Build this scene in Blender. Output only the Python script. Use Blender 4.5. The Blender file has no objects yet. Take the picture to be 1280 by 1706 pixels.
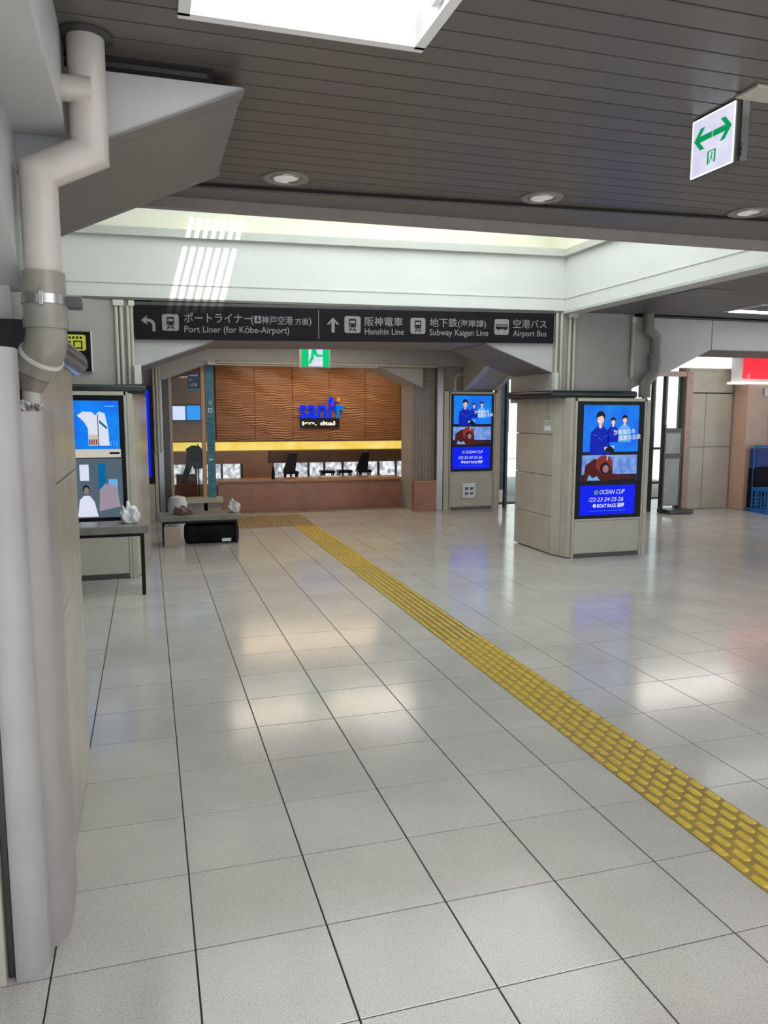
import bpy, bmesh, math, random
from mathutils import Vector, Matrix
random.seed(7)
S = bpy.context.scene
COL = S.collection
PI = math.pi

# ------------------------------------------------------------------ camera
F_PX, YAW, PITCH, ROLL = 1291.5, -0.294936, 0.128696, 0.002020
CAM = Vector((-0.08245, -2.19911, 1.59438))
W_ = Vector((-math.sin(YAW)*math.cos(PITCH), math.cos(YAW)*math.cos(PITCH), -math.sin(PITCH)))
R0 = Vector((math.cos(YAW), math.sin(YAW), 0))
U0 = R0.cross(W_)
R_ = math.cos(ROLL)*R0 + math.sin(ROLL)*U0
U_ = -math.sin(ROLL)*R0 + math.cos(ROLL)*U0
cd = bpy.data.cameras.new('camera')
cam = bpy.data.objects.new('camera', cd)
COL.objects.link(cam)
m = Matrix.Identity(4)
for i in range(3):
    m[i][0], m[i][1], m[i][2], m[i][3] = R_[i], U_[i], -W_[i], CAM[i]
cam.matrix_world = m
cd.sensor_fit = 'VERTICAL'; cd.sensor_height = 36.0
cd.lens = F_PX/1706*36.0
cd.clip_start = 0.05; cd.clip_end = 200
S.camera = cam

# ------------------------------------------------------------------ world, sun, exposure
wd = bpy.data.worlds.new('sky'); S.world = wd; wd.use_nodes = True
wn = wd.node_tree; wn.nodes.clear()
bg = wn.nodes.new('ShaderNodeBackground'); wo = wn.nodes.new('ShaderNodeOutputWorld')
bg.inputs[0].default_value = (0.86, 0.93, 1.0, 1); bg.inputs[1].default_value = 1.35
wn.links.new(bg.outputs[0], wo.inputs[0])
sd = bpy.data.lights.new('sun', 'SUN'); sd.energy = 12.0; sd.angle = math.radians(1.4); sd.color = (1.0, 0.96, 0.9)
sun = bpy.data.objects.new('sun', sd); COL.objects.link(sun)
SUN_DIR = Vector((-0.22, 0.62, -0.80)).normalized()
sun.rotation_euler = SUN_DIR.to_track_quat('-Z', 'Y').to_euler()
sun.location = (3, -8, 14)
S.view_settings.view_transform = 'Standard'
S.view_settings.look = 'None'
S.view_settings.gamma = 1.0
S.view_settings.use_curve_mapping = False
S.view_settings.exposure = 0.0
S.cycles.max_bounces = 10
S.cycles.diffuse_bounces = 5
S.cycles.glossy_bounces = 4
S.cycles.caustics_reflective = False
S.cycles.caustics_refractive = False
S.cycles.sample_clamp_indirect = 6.0
S.cycles.use_denoising = True

def area(name, loc, size, power, color=(1, 1, 1), aim=(0, 0, -1), spread=PI):
    d = bpy.data.lights.new(name, 'AREA'); d.shape = 'RECTANGLE'; d.size, d.size_y = size
    d.energy = power; d.color = color; d.spread = spread
    o = bpy.data.objects.new(name, d); COL.objects.link(o); o.location = loc
    o.rotation_euler = Vector(aim).to_track_quat('-Z', 'Y').to_euler()
    return o
# added fill lights, out of frame behind and beside the camera, brighten the hall
area('hall_fill', (1.6, -2.6, 2.62), (3.0, 1.0), 105, (1.0, 0.98, 0.94))
area('hall_fill', (6.2, 0.2, 2.62), (2.0, 1.6), 35, (1.0, 0.97, 0.92))
# daylight falling through the skylight well and the second bay's lamps
area('skylight_daylight', (2.0, 3.9, 3.92), (4.2, 3.0), 100, (0.93, 1.0, 0.97))
area('bay_light', (2.2, 8.2, 2.6), (2.6, 0.8), 38, (1.0, 0.88, 0.70))
area('bay_light', (7.4, 7.3, 2.6), (2.4, 0.8), 44, (1.0, 0.94, 0.87))
area('shop_light', (2.9, 11.2, 2.5), (3.0, 0.4), 40, (1.0, 0.74, 0.45))
area('shop_light', (9.6, 9.2, 2.3), (1.2, 0.6), 12, (1.0, 0.72, 0.45))

# ------------------------------------------------------------------ materials
MATS = {}
def mat(name, color, rough=0.5, metal=0.0, noise=0.0, nscale=8.0, bump=0.0, bscale=40.0, spec=0.5, emis=None, estr=0.0,
        color2=None, coat=0.0, speck=None, trans=0.0, alpha=1.0, rnd=0.0, stretch=None):
    if name in MATS: return MATS[name]
    M = bpy.data.materials.new(name); M.use_nodes = True; nt = M.node_tree; N = nt.nodes; L = nt.links
    b = N['Principled BSDF']
    b.inputs['Base Color'].default_value = (*color, 1)
    b.inputs['Roughness'].default_value = rough; b.inputs['Metallic'].default_value = metal
    b.inputs['Specular IOR Level'].default_value = spec
    b.inputs['Coat Weight'].default_value = coat
    b.inputs['Transmission Weight'].default_value = trans
    b.inputs['Alpha'].default_value = alpha
    tc = N.new('ShaderNodeTexCoord')
    geo = N.new('ShaderNodeNewGeometry')
    vec = geo.outputs['Position']
    if stretch:
        mp = N.new('ShaderNodeMapping'); mp.inputs['Scale'].default_value = stretch
        L.new(vec, mp.inputs['Vector']); vec = mp.outputs[0]
    last = None
    if noise > 0:
        n = N.new('ShaderNodeTexNoise'); n.inputs['Scale'].default_value = nscale; n.inputs['Detail'].default_value = 6
        L.new(vec, n.inputs['Vector'])
        cr = N.new('ShaderNodeMix'); cr.data_type = 'RGBA'
        c2 = color2 or tuple(max(0, c*(1-noise)) for c in color)
        cr.inputs[6].default_value = (*color, 1); cr.inputs[7].default_value = (*c2, 1)
        mr = N.new('ShaderNodeMapRange'); mr.inputs[1].default_value = 0.35; mr.inputs[2].default_value = 0.7
        L.new(n.outputs['Fac'], mr.inputs[0]); L.new(mr.outputs[0], cr.inputs[0])
        last = cr.outputs[2]
    if rnd > 0:
        oi = N.new('ShaderNodeObjectInfo'); hs = N.new('ShaderNodeHueSaturation')
        mr = N.new('ShaderNodeMapRange'); mr.inputs[3].default_value = 1-rnd; mr.inputs[4].default_value = 1+rnd
        L.new(oi.outputs['Random'], mr.inputs[0]); L.new(mr.outputs[0], hs.inputs['Value'])
        if last: L.new(last, hs.inputs['Color'])
        else: hs.inputs['Color'].default_value = (*color, 1)
        last = hs.outputs[0]
    if speck:
        v = N.new('ShaderNodeTexNoise'); v.inputs['Scale'].default_value = speck[0]; v.inputs['Detail'].default_value = 3
        L.new(geo.outputs['Position'], v.inputs['Vector'])
        mr = N.new('ShaderNodeMapRange'); mr.inputs[1].default_value = 0.33; mr.inputs[2].default_value = 0.44
        mr.inputs[3].default_value = speck[1]; mr.inputs[4].default_value = 0
        L.new(v.outputs['Fac'], mr.inputs[0])
        cr = N.new('ShaderNodeMix'); cr.data_type = 'RGBA'
        L.new(mr.outputs[0], cr.inputs[0])
        if last: L.new(last, cr.inputs[6])
        else: cr.inputs[6].default_value = (*color, 1)
        cr.inputs[7].default_value = (0.05, 0.05, 0.05, 1)
        last = cr.outputs[2]
    if last: L.new(last, b.inputs['Base Color'])
    if bump > 0:
        n = N.new('ShaderNodeTexNoise'); n.inputs['Scale'].default_value = bscale; n.inputs['Detail'].default_value = 4
        L.new(vec, n.inputs['Vector'])
        bp = N.new('ShaderNodeBump'); bp.inputs['Strength'].default_value = bump; bp.inputs['Distance'].default_value = 0.01
        L.new(n.outputs['Fac'], bp.inputs['Height']); L.new(bp.outputs[0], b.inputs['Normal'])
    if emis:
        b.inputs['Emission Color'].default_value = (*emis, 1); b.inputs['Emission Strength'].default_value = estr
    MATS[name] = M
    return M

def glass_mat():
    M = bpy.data.materials.new('clear_glass'); M.use_nodes = True; nt = M.node_tree; N = nt.nodes; L = nt.links; N.clear()
    o = N.new('ShaderNodeOutputMaterial'); mx = N.new('ShaderNodeMixShader'); t = N.new('ShaderNodeBsdfTransparent')
    g = N.new('ShaderNodeBsdfGlossy'); lw = N.new('ShaderNodeLayerWeight'); pw = N.new('ShaderNodeMath'); pw.operation = 'POWER'; pw.inputs[1].default_value = 5; L.new(lw.outputs['Facing'], pw.inputs[0])
    fr = N.new('ShaderNodeMath'); fr.operation = 'MULTIPLY_ADD'; fr.inputs[1].default_value = 0.9; fr.inputs[2].default_value = 0.015; L.new(pw.outputs[0], fr.inputs[0])
    t.inputs[0].default_value = (0.93, 0.97, 0.95, 1); g.inputs['Roughness'].default_value = 0.02
    L.new(fr.outputs[0], mx.inputs[0]); L.new(t.outputs[0], mx.inputs[1]); L.new(g.outputs[0], mx.inputs[2]); L.new(mx.outputs[0], o.inputs[0])
    MATS['clear_glass'] = M
    return M

TILE = mat('floor_tile', (0.50, 0.485, 0.46), rough=0.15, noise=0.13, nscale=2.2, speck=(260, 0.6), spec=0.5, rnd=0.035, bump=0.03, bscale=9)
GROUT = mat('grout', (0.02, 0.02, 0.018), rough=0.9, noise=0.3)
PLANK = mat('ceiling_plank', (0.138, 0.126, 0.117), rough=0.36, metal=0.25, noise=0.12, nscale=1.5, spec=0.4, rnd=0.05)
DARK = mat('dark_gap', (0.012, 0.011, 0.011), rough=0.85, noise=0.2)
MARGIN = mat('margin_metal', (0.15, 0.14, 0.13), rough=0.42, metal=0.2, noise=0.1, nscale=3)
PANELW = mat('grey_white_panel', (0.46, 0.46, 0.46), rough=0.42, noise=0.08, nscale=3, spec=0.4)
PANELU = mat('warm_grey_panel', (0.36, 0.345, 0.325), rough=0.45, noise=0.1, nscale=3)
SOFFIT = mat('shaded_soffit_panel', (0.185, 0.175, 0.165), rough=0.5, noise=0.1, nscale=3)  # darker copy of the warm grey panel: underside shade put into the colour
LIP = mat('lit_lip_metal', (0.30, 0.27, 0.25), rough=0.4, metal=0.1, noise=0.1)  # lighter than the margin metal: lamp light on the lip put into the colour
WELL = mat('white_well_panel', (0.64, 0.66, 0.64), rough=0.5, noise=0.05, nscale=2)
WELLTRIM = mat('well_trim', (0.50, 0.52, 0.48), rough=0.35, noise=0.1, nscale=5)
CREAM = mat('cream_well_panel', (0.80, 0.80, 0.68), rough=0.5, noise=0.04, nscale=2)
BEIGE = mat('beige_cladding', (0.44, 0.41, 0.345), rough=0.27, noise=0.13, nscale=4, spec=0.5, rnd=0.03, bump=0.02, bscale=15)
BEIGEF = mat('beige_metal_frame', (0.47, 0.45, 0.385), rough=0.35, noise=0.08, nscale=6)
GREENCAP = mat('dark_green_cap', (0.012, 0.022, 0.02), rough=0.28, noise=0.3)
STEEL = mat('brushed_steel', (0.42, 0.41, 0.40), rough=0.27, metal=0.95, noise=0.15, nscale=20, stretch=(1, 1, 0.1))
DSTEEL = mat('dark_steel', (0.10, 0.10, 0.10), rough=0.35, metal=0.7, noise=0.2, nscale=9)
PIPE = mat('painted_pipe', (0.50, 0.46, 0.425), rough=0.38, noise=0.14, nscale=9, bump=0.03, bscale=30)
PVC = mat('grey_plastic_pipe', (0.25, 0.24, 0.205), rough=0.3, noise=0.1, nscale=12)
PVCL = mat('light_pipe_rim', (0.58, 0.58, 0.53), rough=0.35, noise=0.05)
COVER = mat('white_cover', (0.37, 0.365, 0.375), rough=0.33, noise=0.12, nscale=5, spec=0.5, bump=0.015, bscale=12)
BLACK = mat('screen_bezel', (0.006, 0.006, 0.007), rough=0.3, noise=0.2, spec=0.2)
SIGNBLK = mat('sign_black', (0.010, 0.008, 0.010), rough=0.6, noise=0.2, spec=0.12)
SIGNGREY = mat('sign_grey', (0.23, 0.22, 0.23), rough=0.6, spec=0.15, noise=0.05)
YELLOW = mat('tactile_yellow', (0.33, 0.235, 0.04), rough=0.45, noise=0.35, nscale=14, color2=(0.24, 0.15, 0.045), rnd=0.08, spec=0.3)
YBAR = mat('tactile_bar_yellow', (0.60, 0.46, 0.035), rough=0.26, noise=0.25, nscale=30, color2=(0.50, 0.34, 0.05))
YOLIVE = mat('tactile_worn', (0.24, 0.17, 0.05), rough=0.4, noise=0.35, nscale=20)
YPAD = mat('tactile_pad', (0.27, 0.195, 0.085), rough=0.5, noise=0.3, nscale=16)
WOOD = mat('rippled_wood', (0.38, 0.185, 0.09), rough=0.33, noise=0.5, nscale=5, color2=(0.20, 0.085, 0.04), stretch=(0.5, 1, 14))
BROWN = mat('brown_wall', (0.33, 0.18, 0.12), rough=0.35, noise=0.2, nscale=3)
DBROWN = mat('dark_brown_panel', (0.10, 0.055, 0.035), rough=0.4, noise=0.3, nscale=4)
TERRA = mat('terracotta_counter', (0.36, 0.175, 0.125), rough=0.25, noise=0.2, nscale=4)
ORANGE = mat('orange_edge_highlight', (0.55, 0.25, 0.10), rough=0.35, noise=0.2)  # highlight along the counter top put in as orange colour
TILEWALL = mat('mosaic_tile', (0.25, 0.225, 0.20), rough=0.3, noise=0.15, nscale=12, rnd=0.08)
FLOOR2 = mat('shop_floor_plank', (0.40, 0.33, 0.27), rough=0.3, noise=0.2, nscale=4, rnd=0.08)
BLUEBAN = mat('blue_banner', (0.035, 0.17, 0.25), rough=0.4, noise=0.5, nscale=14, color2=(0.06, 0.26, 0.36))
NAVY = mat('navy_print', (0.01, 0.05, 0.13), rough=0.4, noise=0.1)
WHITE = mat('white_print', (0.75, 0.75, 0.76), rough=0.5, noise=0.03)
GREEN = mat('green_print', (0.0, 0.30, 0.09), rough=0.5, noise=0.05, emis=(0.0, 0.42, 0.12), estr=0.55)
YLABEL = mat('yellow_label', (0.62, 0.62, 0.05), rough=0.5, noise=0.05)
CRATE = mat('blue_plastic', (0.01, 0.13, 0.42), rough=0.35, noise=0.15, nscale=12)
REDBOX = mat('red_lit_sign', (0.6, 0.02, 0.03), rough=0.4, emis=(0.95, 0.02, 0.035), estr=0.85, noise=0.1)
WLIT = mat('lit_white_edge', (0.8, 0.8, 0.78), rough=0.4, emis=(1, 0.97, 0.9), estr=0.8, noise=0.02)
SALMON = mat('salmon_wall', (0.54, 0.36, 0.28), rough=0.3, noise=0.15, nscale=3)
STONEG = mat('grey_bench', (0.22, 0.215, 0.19), rough=0.3, noise=0.4, nscale=7)
BAG = mat('black_bag', (0.008, 0.009, 0.012), rough=0.7, spec=0.12, noise=0.3, bump=0.2, bscale=30)
CLOTHW = mat('white_cloth', (0.68, 0.68, 0.70), rough=0.7, noise=0.1, nscale=9)
SKIN = mat('print_skin', (0.7, 0.42, 0.32), rough=0.5, noise=0.02, emis=(0.72, 0.42, 0.36), estr=0.75)
def lit(name, c, s=1.0):
    return mat(name, tuple(x*0.05 for x in c), rough=0.35, emis=c, estr=s, spec=0.15)
L_BLUE = mat('screen_blue', (0.0, 0.01, 0.04), rough=0.3)
def screen_gradient(name, c1, c2, scale, s):
    M = mat(name, (0.01, 0.01, 0.02), rough=0.3, spec=0.15)
    nt = M.node_tree; N = nt.nodes; L = nt.links; b = N['Principled BSDF']
    g = N.new('ShaderNodeNewGeometry'); n = N.new('ShaderNodeTexNoise'); n.inputs['Scale'].default_value = scale; n.inputs['Detail'].default_value = 2
    mx = N.new('ShaderNodeMix'); mx.data_type = 'RGBA'; mx.inputs[6].default_value = (*c1, 1); mx.inputs[7].default_value = (*c2, 1)
    mr = N.new('ShaderNodeMapRange'); mr.inputs[1].default_value = 0.35; mr.inputs[2].default_value = 0.65
    L.new(g.outputs['Position'], n.inputs['Vector']); L.new(n.outputs['Fac'], mr.inputs[0]); L.new(mr.outputs[0], mx.inputs[0])
    L.new(mx.outputs[2], b.inputs['Emission Color']); b.inputs['Emission Strength'].default_value = s
    return M
SC_SKY = screen_gradient('screen_sky_blue', (0.0, 0.14, 0.85), (0.0, 0.24, 0.92), 5, 0.95)
SC_DEEP = lit('screen_deep_blue', (0.0, 0.01, 0.82), 1.0)
SC_SEA = screen_gradient('screen_sea', (0.10, 0.24, 0.70), (0.26, 0.42, 0.85), 14, 0.9)
SC_RED = lit('screen_dark_red', (0.075, 0.008, 0.008), 0.9)
SC_RED2 = lit('screen_red', (0.25, 0.03, 0.02), 0.9)
SC_HAIR = lit('screen_black_hair', (0.008, 0.008, 0.02), 0.8)
SC_NAVY = lit('screen_navy_jacket', (0.0, 0.015, 0.45), 0.9)
SC_WHITE = lit('screen_white', (0.75, 0.8, 0.95), 0.9)
SC_PALE = lit('screen_pale_blue', (0.15, 0.45, 0.85), 0.9)
SC_GREY = lit('screen_globe', (0.12, 0.25, 0.22), 0.9)
SC_GREEN = lit('screen_green', (0.0, 0.16, 0.20), 0.9)
SC_CREAM = lit('screen_cream', (0.62, 0.58, 0.50), 0.9)
LOGOB = lit('logo_blue', (0.0, 0.035, 0.85), 1.0)
LOGOC = lit('logo_cyan', (0.0, 0.20, 0.75), 0.9)
LOGOO = lit('logo_orange', (0.95, 0.30, 0.03), 0.9)
LOGOM = lit('logo_magenta', (0.65, 0.02, 0.25), 0.9)
LAMP = lit('lamp_white', (1.0, 0.99, 0.96), 9.0)
LAMPD = mat('lamp_diffuser', (0.8, 0.8, 0.8), rough=0.4, emis=(1, 1, 0.98), estr=0.35)
COVE = screen_gradient('yellow_cove_light', (0.95, 0.62, 0.08), (1.0, 0.80, 0.22), 3, 0.95)
EXITW = screen_gradient('exit_sign_white', (0.66, 0.66, 0.86), (0.78, 0.78, 0.92), 12, 1.0)
EXITG = lit('exit_sign_green', (0.0, 0.60, 0.20), 0.95)
EXITE = lit('exit_sign_edge', (1, 1, 1), 1.3)
GLAZE = lit('glazing_glow', (0.97, 1.0, 0.96), 0.9)
OUTSIDE = mat('outside_pavement', (0.5, 0.5, 0.48), rough=0.8, noise=0.2)
OUTBLD = mat('outside_building', (0.50, 0.53, 0.55), rough=0.8, noise=0.3, nscale=0.8)
GLASS = glass_mat()

# ------------------------------------------------------------------ mesh helpers
class MB:
    def __init__(s): s.bm = bmesh.new()
    def box(s, x0, x1, y0, y1, z0, z1):
        v = [s.bm.verts.new(p) for p in ((x0,y0,z0),(x1,y0,z0),(x1,y1,z0),(x0,y1,z0),(x0,y0,z1),(x1,y0,z1),(x1,y1,z1),(x0,y1,z1))]
        for f in ((0,3,2,1),(4,5,6,7),(0,1,5,4),(1,2,6,5),(2,3,7,6),(3,0,4,7)): s.bm.faces.new([v[i] for i in f])
        return s
    def hexa(s, lo, hi):
        v = [s.bm.verts.new(p) for p in list(lo)+list(hi)]
        for f in ((0,3,2,1),(4,5,6,7),(0,1,5,4),(1,2,6,5),(2,3,7,6),(3,0,4,7)): s.bm.faces.new([v[i] for i in f])
        return s
    def prism(s, pts, d):
        """pts: closed 3-D outline; d: extrusion vector"""
        d = Vector(d)
        a = [s.bm.verts.new(p) for p in pts]; b = [s.bm.verts.new(Vector(p)+d) for p in pts]
        s.bm.faces.new(a); s.bm.faces.new(b[::-1])
        n = len(a)
        for i in range(n): s.bm.faces.new((a[i], b[i], b[(i+1) % n], a[(i+1) % n]))
        return s
    def tube(s, path, radii, seg=24, cap=True):
        path = [Vector(p) for p in path]
        if not hasattr(radii, '__len__'): radii = [radii]*len(path)
        rings = []; ref = None
        for i, p in enumerate(path):
            if i == 0: t = path[1]-p
            elif i == len(path)-1: t = p-path[-2]
            else:
                a = (p-path[i-1]); b = (path[i+1]-p)
                t = (a.normalized() if a.length > 1e-7 else Vector()) + (b.normalized() if b.length > 1e-7 else Vector())
            if t.length < 1e-6: t = path[i]-path[i-1] if i else Vector((0,0,1))
            t.normalize()
            if ref is None:
                ref = Vector((0, 1, 0)) if abs(t.y) < 0.9 else Vector((1, 0, 0))
            u = (ref - t*ref.dot(t)).normalized(); w = t.cross(u); ref = u
            # mitre correction
            k = 1.0
            rings.append([s.bm.verts.new(p + (u*math.cos(2*PI*j/seg) + w*math.sin(2*PI*j/seg))*radii[i]) for j in range(seg)])
        for a, b in zip(rings, rings[1:]):
            for j in range(seg): s.bm.faces.new((a[j], a[(j+1) % seg], b[(j+1) % seg], b[j]))
        if cap: s.bm.faces.new(rings[0][::-1]); s.bm.faces.new(rings[-1])
        return s
    def bevel(s, w, seg=2):
        bmesh.ops.bevel(s.bm, geom=list(s.bm.edges), offset=w, segments=seg, affect='EDGES', profile=0.5)
        return s
    def build(s, name, material, parent=None, smooth=False, kind=None):
        bmesh.ops.recalc_face_normals(s.bm, faces=list(s.bm.faces))
        me = bpy.data.meshes.new(name); s.bm.to_mesh(me); s.bm.free()
        me.materials.append(material)
        if smooth:
            for p in me.polygons: p.use_smooth = True
            me.set_sharp_from_angle(angle=math.radians(40))
        return obj(name, me, parent, kind)

def obj(name, me, parent=None, kind=None):
    o = bpy.data.objects.new(name, me); COL.objects.link(o)
    if parent is not None:
        o.parent = parent
        o.matrix_parent_inverse = world(parent).inverted()
    if kind: o['kind'] = kind
    return o
def world(o):
    M = Matrix.LocRotScale(o.location, o.rotation_euler, o.scale)
    return (world(o.parent) @ o.matrix_parent_inverse @ M) if o.parent else M
def thing(name, label, cat, loc=(0, 0, 0), group=None, kind=None):
    o = bpy.data.objects.new(name, None); COL.objects.link(o); o.location = loc; o.empty_display_size = 0.1
    if label: o['label'] = label
    if cat: o['category'] = cat
    if group: o['group'] = group
    if kind: o['kind'] = kind
    return o
def tag(o, label, cat, group=None):
    o['label'] = label; o['category'] = cat
    if group: o['group'] = group
    return o
def box(name, m_, parent, *b, bev=0, kind=None):
    mb = MB().box(*b)
    if bev: mb.bevel(bev, 2)
    return mb.build(name, m_, parent, kind=kind)
def text(body, size, origin, ux, uy, material, parent, name='lettering', depth=0.002, width=None, align='LEFT', bold=0.0, shear=0.0, base=None):
    c = bpy.data.curves.new('t', 'FONT'); c.body = body; c.size = size; c.extrude = depth; c.align_x = align; c.offset = bold; c.shear = shear
    c.resolution_u = 3
    t = bpy.data.objects.new('t', c); COL.objects.link(t)
    bpy.context.view_layer.update()
    dg = bpy.context.evaluated_depsgraph_get()
    me = bpy.data.meshes.new_from_object(t.evaluated_get(dg))
    bpy.data.objects.remove(t); bpy.data.curves.remove(c)
    ux = Vector(ux).normalized(); uy = Vector(uy).normalized(); n = ux.cross(uy)
    sx = 1.0
    if width and len(me.vertices):
        xs = [v.co.x for v in me.vertices]; sx = width/max(1e-6, max(xs)-min(xs))
    off = min((v.co.x for v in me.vertices), default=0) if width and align == 'LEFT' else 0
    for v in me.vertices:
        p = Vector(origin) + ux*((v.co.x-off)*sx) + uy*v.co.y + n*v.co.z
        v.co = p
    me.materials.clear(); me.materials.append(material); me.name = name
    return obj(name, me, parent)
class Plane2:
    """flat print: shapes laid on a face, each a thin solid a little proud of it"""
    def __init__(s, o, ux, uy, n):
        s.o, s.ux, s.uy, s.n = Vector(o), Vector(ux).normalized(), Vector(uy).normalized(), Vector(n).normalized()
    def p(s, x, y, d=0): return s.o + s.ux*x + s.uy*y + s.n*d
    def poly(s, name, pts, material, parent, d=0.001, t=0.001):
        return MB().prism([s.p(x, y, d) for x, y in pts], s.n*t).build(name, material, parent)
    def rect(s, name, x0, x1, y0, y1, material, parent, d=0.001, t=0.001, r=0.0):
        if r:
            pts = []
            for cx, cy, a0 in ((x1-r, y1-r, 0), (x0+r, y1-r, 90), (x0+r, y0+r, 180), (x1-r, y0+r, 270)):
                for k in range(4):
                    a = math.radians(a0+30*k); pts.append((cx+r*math.cos(a), cy+r*math.sin(a)))
        else: pts = [(x0, y0), (x1, y0), (x1, y1), (x0, y1)]
        return s.poly(name, pts, material, parent, d, t)
    def ell(s, name, cx, cy, rx, ry, material, parent, d=0.001, t=0.001, n=20, a0=0, a1=360):
        pts = [(cx+rx*math.cos(math.radians(a0+(a1-a0)*k/n)), cy+ry*math.sin(math.radians(a0+(a1-a0)*k/n))) for k in range(n if a1-a0 >= 360 else n+1)]
        return s.poly(name, pts, material, parent, d, t)

def project(p):
    w = Vector(p)-CAM; d = w.dot(W_)
    if d < 0.05: return None
    return 640+F_PX*w.dot(R_)/d, 853-F_PX*w.dot(U_)/d, d

# ================================================================== FLOOR
T = 0.4
floor = MB().box(-1.9, 12.4, -3.2, 10.35, -0.10, -0.0035).build('floor', GROUT, kind='structure')
cells = []
for i in range(-5, 31):
    for j in range(-8, 26):
        x0, y0 = i*T, j*T
        if x0+T > 12.4 or y0+T > 10.35 or x0 < -1.9: continue
        ctr = project((x0+T/2, y0+T/2, 0)); a = 0
        if ctr and y0 > -1.6:
            q = [project(c) for c in ((x0, y0, 0), (x0+T, y0, 0), (x0+T, y0+T, 0), (x0, y0+T, 0))]
            if all(q):
                inside = any(-20 < c[0] < 1300 and -20 < c[1] < 1726 for c in q)
                hidden = x0+T <= -0.39 and y0 >= 0.0
                if inside and not hidden:
                    a = abs(sum(q[k][0]*q[(k+1) % 4][1]-q[(k+1) % 4][0]*q[k][1] for k in range(4)))/2
        cells.append((a, i, j))
cells.sort(reverse=True)
g = 0.0024
tile_me = None
for a, i, j in cells[:300]:
    if tile_me is None:
        o = MB().box(g, T-g, g, T-g, -0.006, 0).bevel(0.0012, 1).build('tile', TILE, floor); tile_me = o.data
    else: o = obj('tile', tile_me, floor)
    o.location = (i*T, j*T, 0)
rest = MB()
for a, i, j in cells[300:]:
    rest.box(i*T+g, i*T+T-g, j*T+g, j*T+T-g, -0.006, 0)
rest.build('far_tile_field', TILE, floor, kind='stuff')

# tactile paving: 0.3 m blocks with staggered raised bars
tac = thing('tactile_path', 'yellow tactile paving strip with raised bars running across the floor', 'tactile paving', (2.0, 3.0, 0.0))
def bar_mesh(bars, z0, h):
    mb = MB()
    for (cx, cy, w, l) in bars:
        ring0, ring1 = [], []
        for k in range(12):
            a = 2*PI*k/12
            sx, sy = math.cos(a), math.sin(a)
            yo = (l/2-w/2)*(1 if sy > 0.01 else -1)
            ring0.append(mb.bm.verts.new((cx+sx*w/2, cy+yo+sy*w/2, z0)))
            ring1.append(mb.bm.verts.new((cx+sx*(w/2-0.0065), cy+yo+sy*(w/2-0.0065), z0+h)))
        mb.bm.faces.new(ring1)
        for k in range(12): mb.bm.faces.new((ring0[k], ring0[(k+1) % 12], ring1[(k+1) % 12], ring1[k]))
    return mb
cols = [-0.13+0.052*k for k in range(6)]
dash = [(cx, 0.035+(0.05 if k % 2 else 0)+0.1*r_, 0.034, 0.080) for k, cx in enumerate(cols) for r_ in range(3)]
longb = [(cx, 0.15, 0.026, 0.285) for cx in cols]
dots = [(cx, 0.026+0.05*r_, 0.030, 0.0302) for cx in cols for r_ in range(6)]
protos = {}
BAR = {}
def near_block(x, y):
    if 'b' not in BAR:
        o = MB().box(-0.1523, 0.1523, 0.0012, 0.2988, 0.0002, 0.0035).build('paving_block', YELLOW, tac); BAR['b'] = o.data
    else: o = obj('paving_block', BAR['b'], tac)
    o.location = (x, y, 0)
    for cx, cy, w_, l_ in dash:
        if 'r' not in BAR:
            q = bar_mesh([(0, 0, w_, l_)], 0.0034, 0.0058).build('raised_bar', YBAR, None); BAR['r'] = q.data; bpy.data.objects.remove(q)
        q = obj('raised_bar', BAR['r'], o); q.location = (x+cx, y+cy, 0)
    return o
def block(x, y, kind_, base_m, bar_m, hx=0.1535):
    key = (kind_, base_m.name)
    if key not in protos:
        b = MB().box(-hx+0.0012, hx-0.0012, 0.0012, 0.2988, 0.0002, 0.0035)
        o = b.build('paving_block', base_m, tac)
        r_ = bar_mesh({'dash': dash, 'long': longb, 'dot': dots}[kind_], 0.0034, 0.0052).build('raised_bars', bar_m, o, smooth=False, kind='stuff')
        protos[key] = (o.data, r_.data)
        o.location = (x-2.0+2.0, y, 0)
    else:
        me, rm = protos[key]
        o = obj('paving_block', me, tac); obj('raised_bars', rm, o, 'stuff')
        o.location = (x, y, 0)
    return o
y = -0.85
XS = 1.9985
while y < 8.3:
    if y > 2.72 and y < 5.3: block(XS, y, 'long', YOLIVE, YBAR)
    elif y < 2.7: near_block(XS, y)
    else: block(XS, y, 'dash', YELLOW, YBAR)
    y += 0.3
y_end = y
# parent inverse puts children in world space: blocks were given world locations
pad = thing('tactile_pad', 'brownish tactile warning pad where the yellow strip turns left by the far counter', 'tactile paving', (1.6, 8.9, 0))
tac_keep = tac; tac = pad
for ix in range(-3, 1):
    for iy in range(4):
        if iy == 0 and False: continue
        block(XS+ix*0.307, y_end+iy*0.3, 'dot', YPAD, YPAD)
tac = tac_keep
# far floor beyond the tiles, shop side
f2 = MB().box(-3, 6.6, 10.35, 13.2, -0.1, -0.003).build('floor_far', DBROWN, kind='structure')

# ================================================================== CEILING
ZC = 2.68
FX0, FX1, FY0, FY1 = 0.055, 0.735, -0.95, 0.150           # recessed lamp opening
ceiling = MB()
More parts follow.
